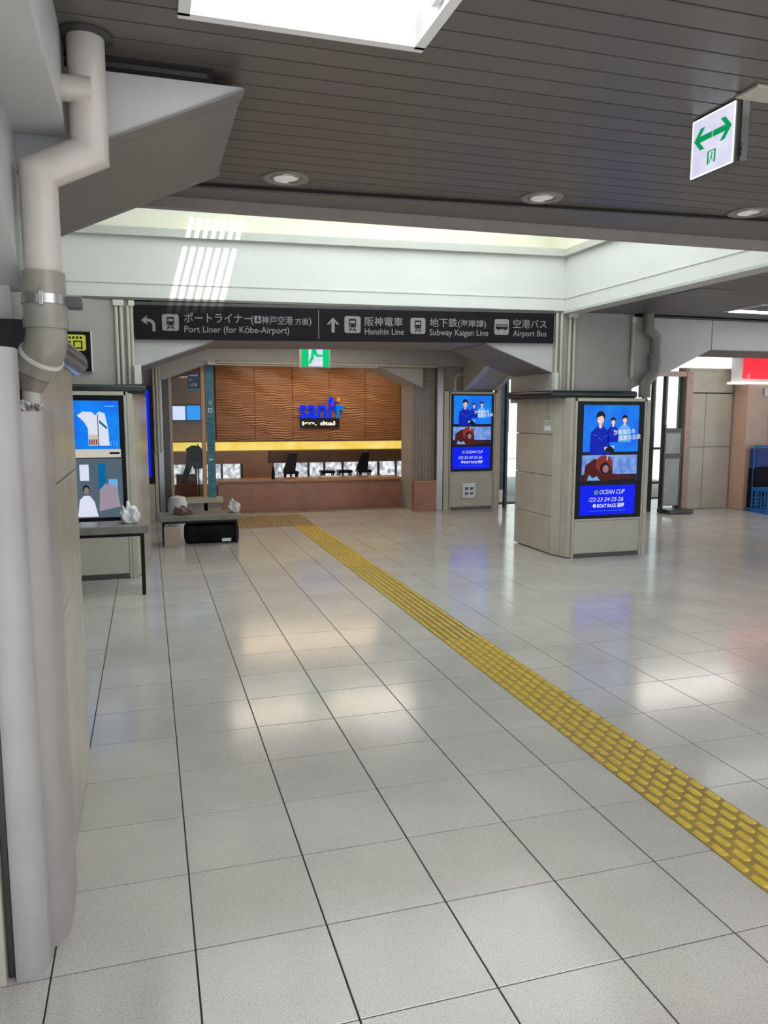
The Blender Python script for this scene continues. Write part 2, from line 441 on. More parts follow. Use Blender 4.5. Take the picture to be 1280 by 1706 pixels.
# slab with the skylight opening left free (x -1.4..4.3, y 2.0..5.7)
def slab(mb, x0, x1, y0, y1): mb.box(x0, x1, y0, y1, ZC+0.016, ZC+0.25)
slab(ceiling, -2.6, FX0, -3.4, 2.02); slab(ceiling, FX1, 12.4, -3.4, 2.02); slab(ceiling, FX0, FX1, FY1, 2.02); slab(ceiling, FX0, FX1, -3.4, FY0); slab(ceiling, 4.42, 12.4, 2.02, 6.0); slab(ceiling, -2.6, -1.3, 2.02, 6.0)
slab(ceiling, -2.6, 12.4, 6.0, 13.2)
ceiling = ceiling.build('ceiling', DARK, kind='structure')
P = 0.1092
def planks(x0, x1, ya, yb, phase, skew=0.0):
    n = 0; y0 = phase
    while y0 < yb-0.01:
        a, b = max(y0, ya), min(y0+P-0.009, yb)
        if b-a > 0.02: MB().box(x0, x1, a, b, ZC, ZC+0.014).build('plank', PLANK, ceiling)
        y0 += P
ph = 0.252-P*26
k = 0
while ph+k*P < 1.80:
    a = ph+k*P; b = a+P-0.009
    if b > -3.3 and a < FY1 and b > FY0:
        for xa, xb in ((-2.5, FX0), (FX1, 12.3)):
            MB().box(xa, xb, a, b, ZC, ZC+0.014).build('plank', PLANK, ceiling)
        if b > FY1+0.02: MB().box(FX0, FX1, FY1, b, ZC, ZC+0.014).build('plank', PLANK, ceiling)
    else:
        MB().box(-2.5, 12.3, a, b, ZC, ZC+0.014).build('plank', PLANK, ceiling)
    k += 1
planks(4.45, 12.3, 1.88, 5.5, 1.90)
planks(-1.5, 12.3, 6.6, 9.45, 6.62)
# margin band in front of the skylight (lower by a few cm, its edge slightly out of square)
def quadslab(pts, z0, z1): return MB().hexa([(x, y_, z0) for x, y_ in pts], [(x, y_, z1) for x, y_ in pts])
trim1 = quadslab([(-1.3, 1.90), (4.45, 1.46), (4.45, 1.96), (-1.3, 2.06)], ZC-0.022, ZC+0.03).build('trim_1', MARGIN, kind='structure')
quadslab([(-1.3, 2.0), (4.36, 1.90), (4.36, 1.955), (-1.3, 2.055)], ZC-0.075, ZC-0.005).build('trim_edge', LIP, trim1)
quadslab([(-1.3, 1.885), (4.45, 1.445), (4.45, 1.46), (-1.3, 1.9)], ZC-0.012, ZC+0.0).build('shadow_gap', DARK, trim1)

# ---- skylight well
def yf(x): return 5.5+(4.17-x)/4.34*0.28
well = MB().hexa([(-1.3, yf(-1.3), ZC-0.01), (4.3, yf(4.3), ZC+0.015), (4.3, yf(4.3)+0.12, ZC+0.015), (-1.3, yf(-1.3)+0.12, ZC-0.01)],
                 [(-1.3, yf(-1.3), 3.27), (4.3, yf(4.3), 3.27), (4.3, yf(4.3)+0.12, 3.27), (-1.3, yf(-1.3)+0.12, 3.27)]).build('wall_skylight_far', WELL, kind='structure')
def strip_far(name, z0, z1, proud, m_, par, xr=4.3):
    return MB().hexa([(-1.3, yf(-1.3)-proud, z0), (xr, yf(xr)-proud, z0+0.012), (xr, yf(xr)+0.001, z0+0.012), (-1.3, yf(-1.3)+0.001, z0)],
                     [(-1.3, yf(-1.3)-proud, z1), (xr, yf(xr)-proud, z1+0.012), (xr, yf(xr)+0.001, z1+0.012), (-1.3, yf(-1.3)+0.001, z1)]).build(name, m_, par)
strip_far('lower_trim', ZC-0.012, ZC+0.115, 0.018, WELL, well, 4.29)
strip_far('trim_lip', ZC+0.115, ZC+0.122, 0.024, WELLTRIM, well, 4.29)
strip_far('bottom_rail', ZC-0.035, ZC-0.012, 0.03, MARGIN, well, 4.33)
strip_far('cornice', 3.235, 3.30, 0.055, WELLTRIM, well, 4.26)
strip_far('cornice_lip', 3.30, 3.315, 0.035, WELLTRIM, well, 4.26)
wr = MB().box(4.3, 4.42, 1.95, 5.62, ZC+0.0, 3.27).build('wall_skylight_right', WELL, kind='structure')
MB().box(4.282, 4.301, 1.95, 5.49, ZC-0.005, ZC+0.12).build('lower_trim', WELL, wr)
MB().box(4.276, 4.301, 1.95, 5.49, ZC+0.12, ZC+0.127).build('trim_lip', WELLTRIM, wr)
MB().box(4.27, 4.45, 1.95, 5.52, ZC-0.03, ZC-0.005).build('bottom_rail', WELLTRIM, wr)
MB().box(4.245, 4.301, 1.95, 5.47, 3.245, 3.31).build('cornice', WELLTRIM, wr)
MB().box(4.27, 4.301, 1.95, 5.47, 3.31, 3.325).build('cornice_lip', WELLTRIM, wr)
MB().box(4.30, 4.42, 2.02, 5.9, 3.27, 4.02).build('upper_panel', CREAM, wr)
wu = MB().box(-1.3, 4.3, 5.84, 5.96, 3.27, 4.02).build('wall_skylight_upper', CREAM, kind='structure')
quadslab([(-1.3, yf(-1.3)), (4.3, yf(4.3)), (4.3, 5.9), (-1.3, 5.98)], 3.262, 3.275).build('ledge', CREAM, wu)
wn_ = MB().box(-1.3, 4.42, 1.96, 2.05, ZC+0.03, 4.02).build('wall_skylight_near', WELL, kind='structure')
wl_ = MB().box(-1.42, -1.3, 1.96, 5.96, ZC-0.02, 4.02).build('wall_skylight_left', WELL, kind='structure')
# roof of the well: unseen panels made to glow for daylight, one louvred vent for the sun
LX0, LX1, LY0, LY1 = 0.50, 1.08, 4.50, 5.40
roof = MB().box(-1.5, 4.5, 1.9, LY0, 4.02, 4.10).box(-1.5, LX0, LY0, LY1, 4.02, 4.10).box(LX1, 4.5, LY0, LY1, 4.02, 4.10).box(-1.5, 4.5, LY1, 6.0, 4.02, 4.10).build('ceiling_skylight', WELLTRIM, kind='structure')
for a in range(6):
    for b in range(4):
        x0 = -1.3+a*0.93; y0 = 2.1+b*0.93
        if x0 < LX1 and x0+0.9 > LX0 and y0+0.9 > LY0: continue
        MB().box(x0+0.02, x0+0.90, y0+0.02, y0+0.90, 4.005, 4.02).build('glazing_panel', GLAZE, roof)
for a in range(8):
    xx = LX0+0.01+a*0.078
    MB().box(xx, xx+0.030, LY0, LY1, 4.0, 4.06).build('louvre_slat', STEEL, roof)

# ================================================================== BEAMS AND PILLARS
# first-row beam with haunches (front follows yf)
ZB = 2.29
def bz(x): return 2.272+(x+0.17)/4.33*0.055       # underside height along the beam
def beam_seg(xa, xb, za, zb, name, m_, par, y0=0.0, depth=0.98, ztop=ZC):
    return MB().hexa([(xa, yf(xa)+y0, za), (xb, yf(xb)+y0, zb), (xb, yf(xb)+depth, zb), (xa, yf(xa)+depth, za)],
                     [(xa, yf(xa)+y0, ztop), (xb, yf(xb)+y0, ztop), (xb, yf(xb)+depth, ztop), (xa, yf(xa)+depth, ztop)]).build(name, m_, par)
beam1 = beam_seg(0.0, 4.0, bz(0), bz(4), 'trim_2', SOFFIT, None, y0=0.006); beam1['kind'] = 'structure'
# fascia to the right of the right pillar, two panels with an open joint, and its haunch
beamR = MB().box(5.19, 11.8, 5.54, 6.44, 2.325, ZC).build('trim_3', DARK, kind='structure')
def front_prism(pts, y0fn, depth, name, m_, par):
    """outline in x,z on the beam's front face, extruded back"""
    return MB().prism([(x, y0fn(x), z) for x, z in pts], (0, depth, 0)).build(name, m_, par)
fl_ = lambda x: 5.5
front_prism([(5.19, 1.86), (5.66, 2.05), (6.235, 2.318), (6.235, 2.652), (5.19, 2.652)], fl_, 0.04, 'haunch_panel', PANELW, beamR)
front_prism([(5.19, 1.86), (5.66, 2.05), (6.235, 2.318), (6.235, 2.33), (5.19, 2.33)], lambda x: 5.541, 0.9, 'haunch_underside', SOFFIT, beamR)
for xa in (6.245, 7.6, 8.95, 10.3):
    front_prism([(xa, 2.318), (xa+1.345, 2.318), (xa+1.345, 2.652), (xa, 2.652)], fl_, 0.04, 'fascia_panel', PANELW, beamR)
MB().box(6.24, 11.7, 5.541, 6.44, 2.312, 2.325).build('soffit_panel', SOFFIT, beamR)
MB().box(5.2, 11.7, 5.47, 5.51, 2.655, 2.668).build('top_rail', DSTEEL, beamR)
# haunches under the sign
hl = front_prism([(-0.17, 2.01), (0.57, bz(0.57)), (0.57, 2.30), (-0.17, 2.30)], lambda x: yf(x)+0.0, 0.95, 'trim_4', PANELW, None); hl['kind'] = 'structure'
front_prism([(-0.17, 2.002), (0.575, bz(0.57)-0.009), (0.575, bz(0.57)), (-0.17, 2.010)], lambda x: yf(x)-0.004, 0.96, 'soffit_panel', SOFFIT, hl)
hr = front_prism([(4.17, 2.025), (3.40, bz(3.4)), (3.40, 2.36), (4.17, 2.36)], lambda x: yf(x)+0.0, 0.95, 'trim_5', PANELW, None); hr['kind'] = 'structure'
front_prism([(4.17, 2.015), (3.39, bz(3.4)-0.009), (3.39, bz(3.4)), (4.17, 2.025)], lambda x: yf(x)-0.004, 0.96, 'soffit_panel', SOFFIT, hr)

def conduit(x, yy, z0, z1, par, r=0.016, top=True):
    MB().tube([(x, yy, z0), (x, yy, z1)], r, 10).build('conduit', BEIGEF, par, smooth=True)
    if top: box('junction_cap', PVCL, par, x-0.028, x+0.028, yy-0.025, yy+0.02, z1-0.005, z1+0.05, bev=0.006)

# right pillar with advertising cabinet
rp = thing('pillar', 'square pillar on the right with beige stone panels and a dark green top ledge', 'pillar', (4.7, 5.9, 0))
box('core', PANELU, rp, 4.17, 5.19, 5.5, 6.5, 1.70, ZC-0.002)
MB().box(4.26, 5.26, 5.36, 6.36, 0.0, 1.74).build('backing', DARK, rp)
# stone panels on the left side face, joints left open
zr = [0.012, 0.432, 0.888, 1.345, 1.745]
for r_ in range(4):
    z0, z1 = zr[r_]+0.003, zr[r_+1]-0.003
    if r_ in (0, 2-0) and r_ != 1: pass
    if r_ in (1, 3):
        for (a, b) in ((5.485, 5.90), (5.907, 6.375)): MB().box(4.2, 4.262, a, b, z0, z1).bevel(0.002, 1).build('stone_panel', BEIGE, rp)
    else: MB().box(4.2, 4.262, 5.485, 6.375, z0, z1).bevel(0.002, 1).build('stone_panel', BEIGE, rp)
# chamfer panels at the front-left corner
MB().prism([(4.2, 5.479, 0.012), (4.245, 5.355, 0.012), (4.29, 5.37, 0.012), (4.262, 5.479, 0.012)], (0, 0, 1.735)).build('corner_panel', BEIGE, rp)
MB().prism([(4.246, 5.350, 0.012), (4.268, 5.232, 0.012), (4.32, 5.225, 0.012), (4.32, 5.36, 0.012), (4.29, 5.365, 0.012)], (0, 0, 1.735)).build('corner_panel', BEIGE, rp)
MB().box(5.245, 5.262, 5.36, 6.37, 0.012, 1.74).build('stone_panel', BEIGE, rp)
MB().box(4.24, 5.26, 6.355, 6.375, 0.012, 1.74).build('stone_panel', BEIGE, rp)
MB().box(4.06, 5.14, 5.30, 6.42, 1.752, 1.825).bevel(0.022, 3).build('top_ledge', GREENCAP, rp, smooth=True)
box('ledge_soffit', GREENCAP, rp, 4.10, 5.12, 5.33, 6.38, 1.742, 1.753)
for xx in (4.205, 4.262, 4.365, 4.42): conduit(xx, 5.475, 1.83, 2.62 if xx > 4.3 else 2.655, rp, 0.017, top=xx > 4.3)
box('junction_box', PVCL, rp, 4.18, 4.225, 5.44, 5.5, 1.83, 2.02, bev=0.004)
conduit(5.16, 5.47, 1.98, 2.6, rp, 0.022)
box('notice', mat('notice_paper', (0.42, 0.46, 0.36), rough=0.5, noise=0.1), rp, 4.1975, 4.2002, 5.50, 5.70, 1.37, 1.735)
pn = Plane2((4.197, 5.70, 1.37), (0, -1, 0), (0, 0, 1), (-1, 0, 0))
for k in range(9):
    pn.rect('text_line', 0.02, 0.12+0.05*((k*7) % 3)/2, 0.12+k*0.026, 0.128+k*0.026, WHITE if k < 1 else SIGNGREY, rp, d=0.0006, t=0.0006)
pn.rect('text_line', 0.02, 0.17, 0.02, 0.07, WHITE, rp, d=0.0006, t=0.0006)

# left far pillar with advertising cabinet
lp = thing('pillar', 'pillar behind the drain pipe on the left with conduits above a dark green ledge', 'pillar', (-0.75, 6.3, 0))
box('core', PANELU, lp, -1.3, -0.17, 5.78, 6.75, 1.75, ZC-0.012)
MB().box(-1.26, -0.20, 5.64, 6.66, 0.0, 1.76).build('backing', DARK, lp)
for r_ in range(4):
    z0, z1 = zr[r_]+0.003, zr[r_+1]+0.012-0.003
    MB().prism([(-0.20, 5.765, z0), (-0.165, 5.765, z0), (-0.085, 6.75, z0), (-0.20, 6.75, z0)], (0, 0, z1-z0)).build('stone_panel', BEIGE, lp)
MB().prism([(-0.165, 5.76, 0.012), (-0.19, 5.64, 0.012), (-0.25, 5.66, 0.012), (-0.22, 5.76, 0.012)], (0, 0, 1.75)).build('corner_panel', BEIGE, lp)
MB().prism([(-0.192, 5.634, 0.012), (-0.235, 5.53, 0.012), (-0.29, 5.53, 0.012), (-0.29, 5.66, 0.012), (-0.25, 5.655, 0.012)], (0, 0, 1.75)).build('corner_panel', BEIGE, lp)
MB().box(-1.26, -0.08, 5.52, 6.70, 1.765, 1.84).bevel(0.024, 3).build('top_ledge', GREENCAP, lp, smooth=True)
box('ledge_soffit', GREENCAP, lp, -1.2, -0.11, 5.56, 6.66, 1.755, 1.766)
for xx in (-0.33, -0.285, -0.225, -0.19): conduit(xx, 5.755, 1.85, 2.59, lp, 0.017, top=xx in (-0.33, -0.285, -0.19))
box('junction_box', PVCL, lp, -0.185, -0.12, 5.70, 5.78, 1.85, 2.03, bev=0.004)
box('conduit_clip', DSTEEL, lp, -0.175, -0.10, 5.78, 5.83, 1.86, 1.93)

# ---- advertising screens
def people_ad(pl, w, h, par):
    """upper picture: three smiling people in blue on a blue ground; plain generic figures"""
    def person(cx, cy, s, jacket):
        pl.ell('printed_hair', cx, cy+0.10*s, 0.115*s, 0.125*s, SC_HAIR, par, d=0.0016, t=0.0004)
        pl.poly('printed_jacket', [(cx-0.26*s, cy-0.75*s), (cx-0.24*s, cy-0.26*s), (cx-0.08*s, cy-0.12*s), (cx+0.08*s, cy-0.12*s), (cx+0.24*s, cy-0.26*s), (cx+0.27*s, cy-0.75*s)], jacket, par, d=0.0013, t=0.0004)
        pl.rect('printed_neck', cx-0.035*s, cx+0.035*s, cy-0.16*s, cy-0.02*s, SKIN, par, d=0.0018, t=0.0003)
        pl.ell('printed_face', cx, cy+0.045*s, 0.085*s, 0.115*s, SKIN, par, d=0.0021, t=0.0003)
        pl.poly('printed_fringe', [(cx-0.09*s, cy+0.08*s), (cx-0.06*s, cy+0.17*s), (cx+0.07*s, cy+0.17*s), (cx+0.092*s, cy+0.07*s), (cx+0.03*s, cy+0.12*s)], SC_HAIR, par, d=0.0025, t=0.0003)
        for e in (-1, 1): pl.ell('printed_eye', cx+e*0.033*s, cy+0.055*s, 0.012*s, 0.006*s, SC_HAIR, par, d=0.0025, t=0.0003, n=8)
        pl.ell('printed_smile', cx, cy-0.005*s, 0.028*s, 0.010*s, SC_WHITE, par, d=0.0025, t=0.0003, n=8)
    person(w*0.30, h*0.66, h*0.95, SC_NAVY)
    person(w*0.53, h*0.62, h*0.55, SC_NAVY)
    person(w*0.74, h*0.66, h*0.60, SC_PALE)
    pl.poly('printed_collar', [(w*0.38, h*0.10), (w*0.56, h*0.13), (w*0.55, h*0.0), (w*0.40, h*0.0)], SC_WHITE, par, d=0.0026, t=0.0003)
    pl.ell('printed_dome', w*0.48, 0, w*0.085, h*0.12, SC_HAIR, par, d=0.0030, t=0.0003, a0=0, a1=180)
    for k in range(14): pl.ell('printed_spark', w*(0.20+0.045*k), h*(0.36-0.10*math.sin(k*0.55)+0.02*((k*5) % 3)), 0.006, 0.004, SC_PALE, par, d=0.0028, t=0.0003, n=6)

def cabinet(label, x0, x1, yy, z_top, zs, left=False):
    """zs: the black frame's z extent and the three screens"""
    t = thing('advertising_cabinet', label, 'screen cabinet', ((x0+x1)/2, yy, 0), 'tall advertising screens on the pillars')
    fb, ft = zs['frame']
    box('housing', BEIGEF, t, x0-0.002, x1+0.045, yy+0.006, yy+0.13, 0.012, z_top-0.002)
    box('frame_post', BEIGEF, t, x0-0.026, x0-0.006, yy-0.006, yy+0.012, 0.0, z_top, bev=0.002)
    box('frame_post', BEIGEF, t, x1+0.008, x1+0.028, yy-0.006, yy+0.012, 0.0, z_top, bev=0.002)
    box('frame_post', BEIGEF, t, x1+0.036, x1+0.086, yy-0.002, yy+0.05, 0.0, z_top-0.02, bev=0.002)
    box('frame_rail', BEIGEF, t, x0-0.026, x1+0.028, yy-0.006, yy+0.012, z_top-0.035, z_top, bev=0.002)
    box('bezel', BLACK, t, x0-0.004, x1+0.006, yy-0.002, yy+0.02, fb, ft, bev=0.003)
    box('frame_rail', BEIGEF, t, x0-0.006, x1+0.008, yy-0.006, yy+0.01, fb-0.022, fb-0.002, bev=0.002)
    box('lower_panel', BEIGEF, t, x0, x1, yy-0.002, yy+0.008, 0.055, fb-0.027, bev=0.002)
    box('plinth', DSTEEL, t, x0, x1, yy+0.004, yy+0.02, 0.0, 0.05)
    return t
def ad_content(t, xs, yy, s1, s2, s3):
    w = xs[1]-xs[0]
    p1 = box('screen', SC_SKY, t, xs[0], xs[1], yy-0.0035, yy-0.001, s1[0], s1[1])
    a = Plane2((xs[0], yy-0.0035, s1[0]), (1, 0, 0), (0, 0, 1), (0, -1, 0)); people_ad(a, w, s1[1]-s1[0], p1)
    h1 = s1[1]-s1[0]
    text('熱気溢れる', 0.055*w/0.68, a.p(w*0.54, h1*0.37, 0.0034), (1, 0, 0.07), (-0.07, 0, 1), SC_WHITE, p1, depth=0.0003, bold=0.001)
    text('真夏の主役', 0.055*w/0.68, a.p(w*0.64, h1*0.25, 0.0034), (1, 0, 0.07), (-0.07, 0, 1), SC_WHITE, p1, depth=0.0003, bold=0.001)
    p2 = box('screen', SC_SEA, t, xs[0]-0.005, xs[1]-0.003, yy-0.0035, yy-0.001, s2[0], s2[1])
    h = s2[1]-s2[0]; b = Plane2((xs[0]-0.005, yy-0.0035, s2[0]), (1, 0, 0), (0, 0, 1), (0, -1, 0))
    b.rect('printed_boat', 0, w, 0, h*0.26, SC_HAIR, p2, d=0.0006, t=0.0003)
    b.poly('printed_boat_hull', [(w*0.05, 0.0), (w*0.5, h*0.30), (w*0.9, h*0.20), (w, h*0.1), (w*0.6, h*0.05)], SC_RED, p2, d=0.0009, t=0.0003)
    b.poly('printed_racer', [(w*0.03, 0), (w*0.06, h*0.62), (w*0.22, h*0.86), (w*0.55, h*0.75), (w*0.56, h*0.3), (w*0.5, 0)], SC_RED, p2, d=0.0012, t=0.0003)
    b.ell('printed_helmet', w*0.40, h*0.66, w*0.155, h*0.335, SC_RED2, p2, d=0.0015, t=0.0003)
    b.ell('printed_visor', w*0.42, h*0.50, w*0.095, h*0.23, SC_HAIR, p2, d=0.0018, t=0.0003)
    b.ell('printed_face', w*0.43, h*0.47, w*0.055, h*0.15, lit('print_dim_skin', (0.35, 0.17, 0.2), 0.9), p2, d=0.0021, t=0.0003)
    b.rect('printed_stripe', w*0.44, w*0.46, h*0.8, h*1.0, SC_CREAM, p2, d=0.0021, t=0.0003)
    b.poly('printed_spray', [(w*0.10, 0.01), (w*0.13, h*0.25), (w*0.2, h*0.12), (w*0.27, h*0.2), (w*0.33, 0.01)], SC_PALE, p2, d=0.0021, t=0.0003)
    p3 = box('screen', SC_DEEP, t, xs[0]-0.015, xs[1]-0.012, yy-0.0035, yy-0.001, s3[0], s3[1])
    h = s3[1]-s3[0]; c = Plane2((xs[0]-0.015, yy-0.0035, s3[0]), (1, 0, 0), (0, 0, 1), (0, -1, 0))
    k = w/0.68
    c.ell('printed_globe', w*0.29, h*0.76, 0.028*k, 0.028*k, SC_GREY, p3, d=0.0006, t=0.0003)
    text('OCEAN CUP', 0.068*k, c.p(w*0.35, h*0.70, 0.0012), (1, 0, 0), (0, 0, 1), SC_WHITE, p3, depth=0.0002, width=w*0.46, shear=0.25)
    text('/22·23·24·25·26', 0.066*k, c.p(w*0.15, h*0.45, 0.0012), (1, 0, 0), (0, 0, 1), SC_WHITE, p3, depth=0.0002, width=w*0.64, shear=0.2)
    c.ell('printed_emblem', w*0.265, h*0.31, 0.020*k, 0.020*k, SC_WHITE, p3, d=0.0006, t=0.0003)
    text('BOAT RACE 福岡', 0.052*k, c.p(w*0.31, h*0.25, 0.0012), (1, 0, 0), (0, 0, 1), SC_WHITE, p3, depth=0.0002, width=w*0.50, bold=0.0012, shear=0.15)
    c.rect('printed_line', w*0.17, w*0.84, h*0.13, h*0.137, SC_PALE, p3, d=0.0006, t=0.0003)

c1 = cabinet('large beige cabinet of three stacked blue advertising screens on the right-hand pillar', 4.333, 5.155, 5.2, 1.745,
             {'frame': (0.435, 1.71)})
ad_content(c1, (4.405, 5.092), 5.2, (1.165, 1.670), (0.845, 1.130), (0.475, 0.800))

c2 = cabinet('distant cabinet of three blue screens above a white socket panel, by the brown counter', 4.60, 5.335, 9.5, 1.915,
             {'frame': (0.63, 1.885)})
ad_content(c2, (4.640, 5.300), 9.5, (1.40, 1.855), (1.065, 1.355), (0.675, 1.030))
box('socket_plate', STEEL, c2, 4.80, 5.04, 9.486, 9.498, 0.19, 0.44, bev=0.004)
for a in (4.88, 4.97):
    for b in (0.27, 0.35): box('socket', DSTEEL, c2, a-0.025, a+0.025, 9.478, 9.487, b-0.02, b+0.02)

c3 = cabinet('tall screen cabinet on the left pillar showing a white building on blue', -0.98, -0.295, 5.5, 1.775,
             {'frame': (0.56, 1.745)})
s = box('screen', SC_SKY, c3, -0.90, -0.335, 5.4965, 5.499, 1.245, 1.69)
a = Plane2((-0.90, 5.4965, 1.245), (1, 0, 0), (0, 0, 1), (0, -1, 0))
a.poly('printed_cloud', [(0.20, 0.31), (0.25, 0.345), (0.33, 0.34), (0.36, 0.31), (0.39, 0.345), (0.44, 0.33), (0.465, 0.20), (0.475, 0.03), (0.29, 0.03), (0.29, 0.19), (0.26, 0.25)], SC_WHITE, s, d=0.0006, t=0.0003)
a.rect('printed_wall', 0.29, 0.38, 0.03, 0.13, SC_CREAM, s, d=0.001, t=0.0003)
a.rect('printed_pole', 0.375, 0.382, 0.02, 0.32, SC_HAIR, s, d=0.0013, t=0.0003)
a.poly('printed_flag', [(0.39, 0.27), (0.46, 0.20), (0.455, 0.18), (0.39, 0.24)], SC_GREEN, s, d=0.0013, t=0.0003)
for k in range(4): a.rect('printed_window', 0.295+0.02*k, 0.307+0.02*k, 0.04, 0.09, SC_RED2, s, d=0.0013, t=0.0003)
for k in range(3): a.rect('printed_boat', 0.485+0.025*k, 0.49+0.025*k, 0.02, 0.07+0.01*(k % 2), SC_PALE, s, d=0.0013, t=0.0003)
a.rect('printed_caption', 0.44, 0.53, 0.39, 0.40, SC_PALE, s, d=0.0013, t=0.0003)
s = box('screen', SC_CREAM, c3, -0.90, -0.33, 5.4965, 5.499, 1.165, 1.243)
a = Plane2((-0.90, 5.4965, 1.165), (1, 0, 0), (0, 0, 1), (0, -1, 0))
a.rect('printed_caption', 0.47, 0.56, 0.03, 0.05, SC_HAIR, s, d=0.0006, t=0.0003)
s = box('screen', lit('screen_dim', (0.09, 0.13, 0.17), 0.9), c3, -0.90, -0.325, 5.4965, 5.499, 0.60, 1.155)
a = Plane2((-0.90, 5.4965, 0.60), (1, 0, 0), (0, 0, 1), (0, -1, 0))
a.rect('printed_patch', 0.20, 0.28, 0.35, 0.50, SC_WHITE, s, d=0.0006, t=0.0003)
a.rect('printed_patch', 0.36, 0.43, 0.27, 0.51, lit('print_blue', (0.0, 0.14, 0.35), 0.9), s, d=0.0006, t=0.0003)
a.rect('printed_patch', 0.45, 0.53, 0.20, 0.36, SC_PALE, s, d=0.0006, t=0.0003)
a.ell('printed_head', 0.25, 0.27, 0.03, 0.04, SC_HAIR, s, d=0.001, t=0.0003)
a.ell('printed_face', 0.252, 0.255, 0.022, 0.035, lit('print_tan', (0.30, 0.20, 0.15), 0.9), s, d=0.0013, t=0.0003)
a.poly('printed_shirt', [(0.17, 0.01), (0.19, 0.17), (0.23, 0.21), (0.28, 0.21), (0.32, 0.15), (0.35, 0.01)], SC_WHITE, s, d=0.0016, t=0.0003)
a.poly('printed_shirt', [(0.36, 0.06), (0.37, 0.26), (0.42, 0.32), (0.52, 0.30), (0.55, 0.10)], lit('print_mauve', (0.35, 0.29, 0.36), 0.9), s, d=0.0012, t=0.0003)

# ---- second-row pillar behind the left one, its cabinet seen edge-on
lp2 = thing('pillar', 'far left pillar clad in dark steel at the edge of the brown shopfront', 'pillar', (-0.4, 10.0, 0))
box('core', PANELU, lp2, -0.9, 0.06, 9.62, 10.3, 0.0, ZC-0.01)
box('steel_cladding', STEEL, lp2, 0.06, 0.13, 9.5, 10.3, 0.0, 2.3)
box('steel_cladding', DSTEEL, lp2, 0.132, 0.225, 9.52, 10.3, 0.0, 2.2)
for xx in (0.02, 0.06, 0.10): conduit(xx, 9.48, 1.0, 2.35, lp2, 0.015, top=False)
c4 = thing('advertising_cabinet', 'dark narrow screen cabinet glowing blue between the left pillars', 'screen cabinet', (-0.3, 9.5, 0), 'tall advertising screens on the pillars')
box('housing', BLACK, c4, -0.75, -0.005, 9.5, 9.61, 0.55, 1.95, bev=0.003)
box('screen', SC_DEEP, c4, -0.70, -0.05, 9.495, 9.499, 0.65, 1.90)
box('lower_panel', BEIGEF, c4, -0.75, -0.01, 9.5, 9.61, 0.0, 0.545, bev=0.003)
box('post', BEIGEF, c4, 0.0, 0.045, 9.5, 9.61, 0.0, 1.98, bev=0.003)

# ---- second-row pillar on the right, mosaic tiled
rp2 = thing('pillar', 'far pillar covered in small grey mosaic tiles beside the distant screens', 'pillar', (4.6, 9.9, 0))
box('core', PANELU, rp2, 3.985, 5.38, 9.62, 10.2, 0.0, ZC-0.01)
ms = MB()
for a in range(7):
    for b in range(34):
        ms.box(3.975+a*0.055, 3.975+a*0.055+0.051, 9.608, 9.622, 0.01+b*0.068, 0.01+b*0.068+0.064)
ms.build('mosaic_tiles', TILEWALL, rp2, kind='stuff')
box('steel_post', STEEL, rp2, 4.365, 4.47, 9.52, 9.66, 0.0, 2.32, bev=0.004)
box('side_post', BEIGEF, rp2, 4.48, 4.565, 9.5, 9.62, 0.0, 1.92, bev=0.004)
MB().tube([(4.66, 9.5, 1.93), (4.66, 9.5, 2.12), (4.70, 9.5, 2.18), (4.95, 9.5, 2.20), (5.0, 9.5, 2.25), (5.0, 9.5, 2.55)], 0.018, 10).build('conduit', BEIGEF, rp2, smooth=True)
# haunch reaching forward from it
MB().prism([(4.80, 9.5, 1.95), (4.80, 8.5, 2.34), (4.80, 8.5, 2.60), (4.80, 9.5, 2.60)], (0.62, 0, 0)).build('haunch', PANELU, rp2)
MB().prism([(4.80, 9.49, 1.94), (4.80, 8.5, 2.33), (4.80, 8.5, 2.338), (4.80, 9.49, 1.948)], (0.10, 0, 0)).build('haunch_edge', PANELW, rp2)
MB().prism([(5.32, 9.49, 1.94), (5.32, 8.5, 2.33), (5.32, 8.5, 2.338), (5.32, 9.49, 1.948)], (0.10, 0, 0)).build('haunch_edge', PANELW, rp2)
box('orange_edge', SALMON, rp2, 5.40, 5.47, 9.5, 9.62, 0.0, 2.1, bev=0.003)

# second-row beam over the shopfront
b2 = MB().box(-1.5, 5.5, 9.45, 10.3, 2.31, ZC).build('trim_6', PANELU, kind='structure')
MB().prism([(0.1, 9.47, 2.02), (0.85, 9.47, 2.31), (0.1, 9.47, 2.31)], (0, 0.8, 0)).build('haunch', PANELU, b2)
MB().prism([(4.1, 9.47, 1.98), (3.35, 9.47, 2.31), (4.1, 9.47, 2.31)], (0, 0.8, 0)).build('haunch', PANELU, b2)
MB().prism([(4.1, 9.46, 1.972), (3.34, 9.46, 2.305), (3.34, 9.46, 2.312), (4.1, 9.46, 1.98)], (0, 0.8, 0)).build('haunch_soffit', PANELW, b2)
MB().box(0.78, 3.35, 9.43, 9.45, 2.262, 2.31).build('light_rail', WELLTRIM, b2)
MB().tube([(0.9, 9.40, 2.30), (4.3, 9.40, 2.30)], 0.018, 10).build('conduit', BEIGEF, b2, smooth=True)
# warm strip lamp under the first beam's back
for (xa, xb, lab) in ((0.55, 1.9, 'long white strip lamp on the ceiling behind the black sign, left one'), (2.55, 3.3, 'short warm strip lamp behind the black sign, right one')):
    t = thing('strip_lamp', lab, 'lamp', ((xa+xb)/2, 7.4, 2.6))
    box('tray', WHITE, t, xa, xb, 7.3, 7.5, 2.655, 2.679)
    box('tube', LAMP, t, xa+0.02, xb-0.02, 7.36, 7.44, 2.635, 2.656)

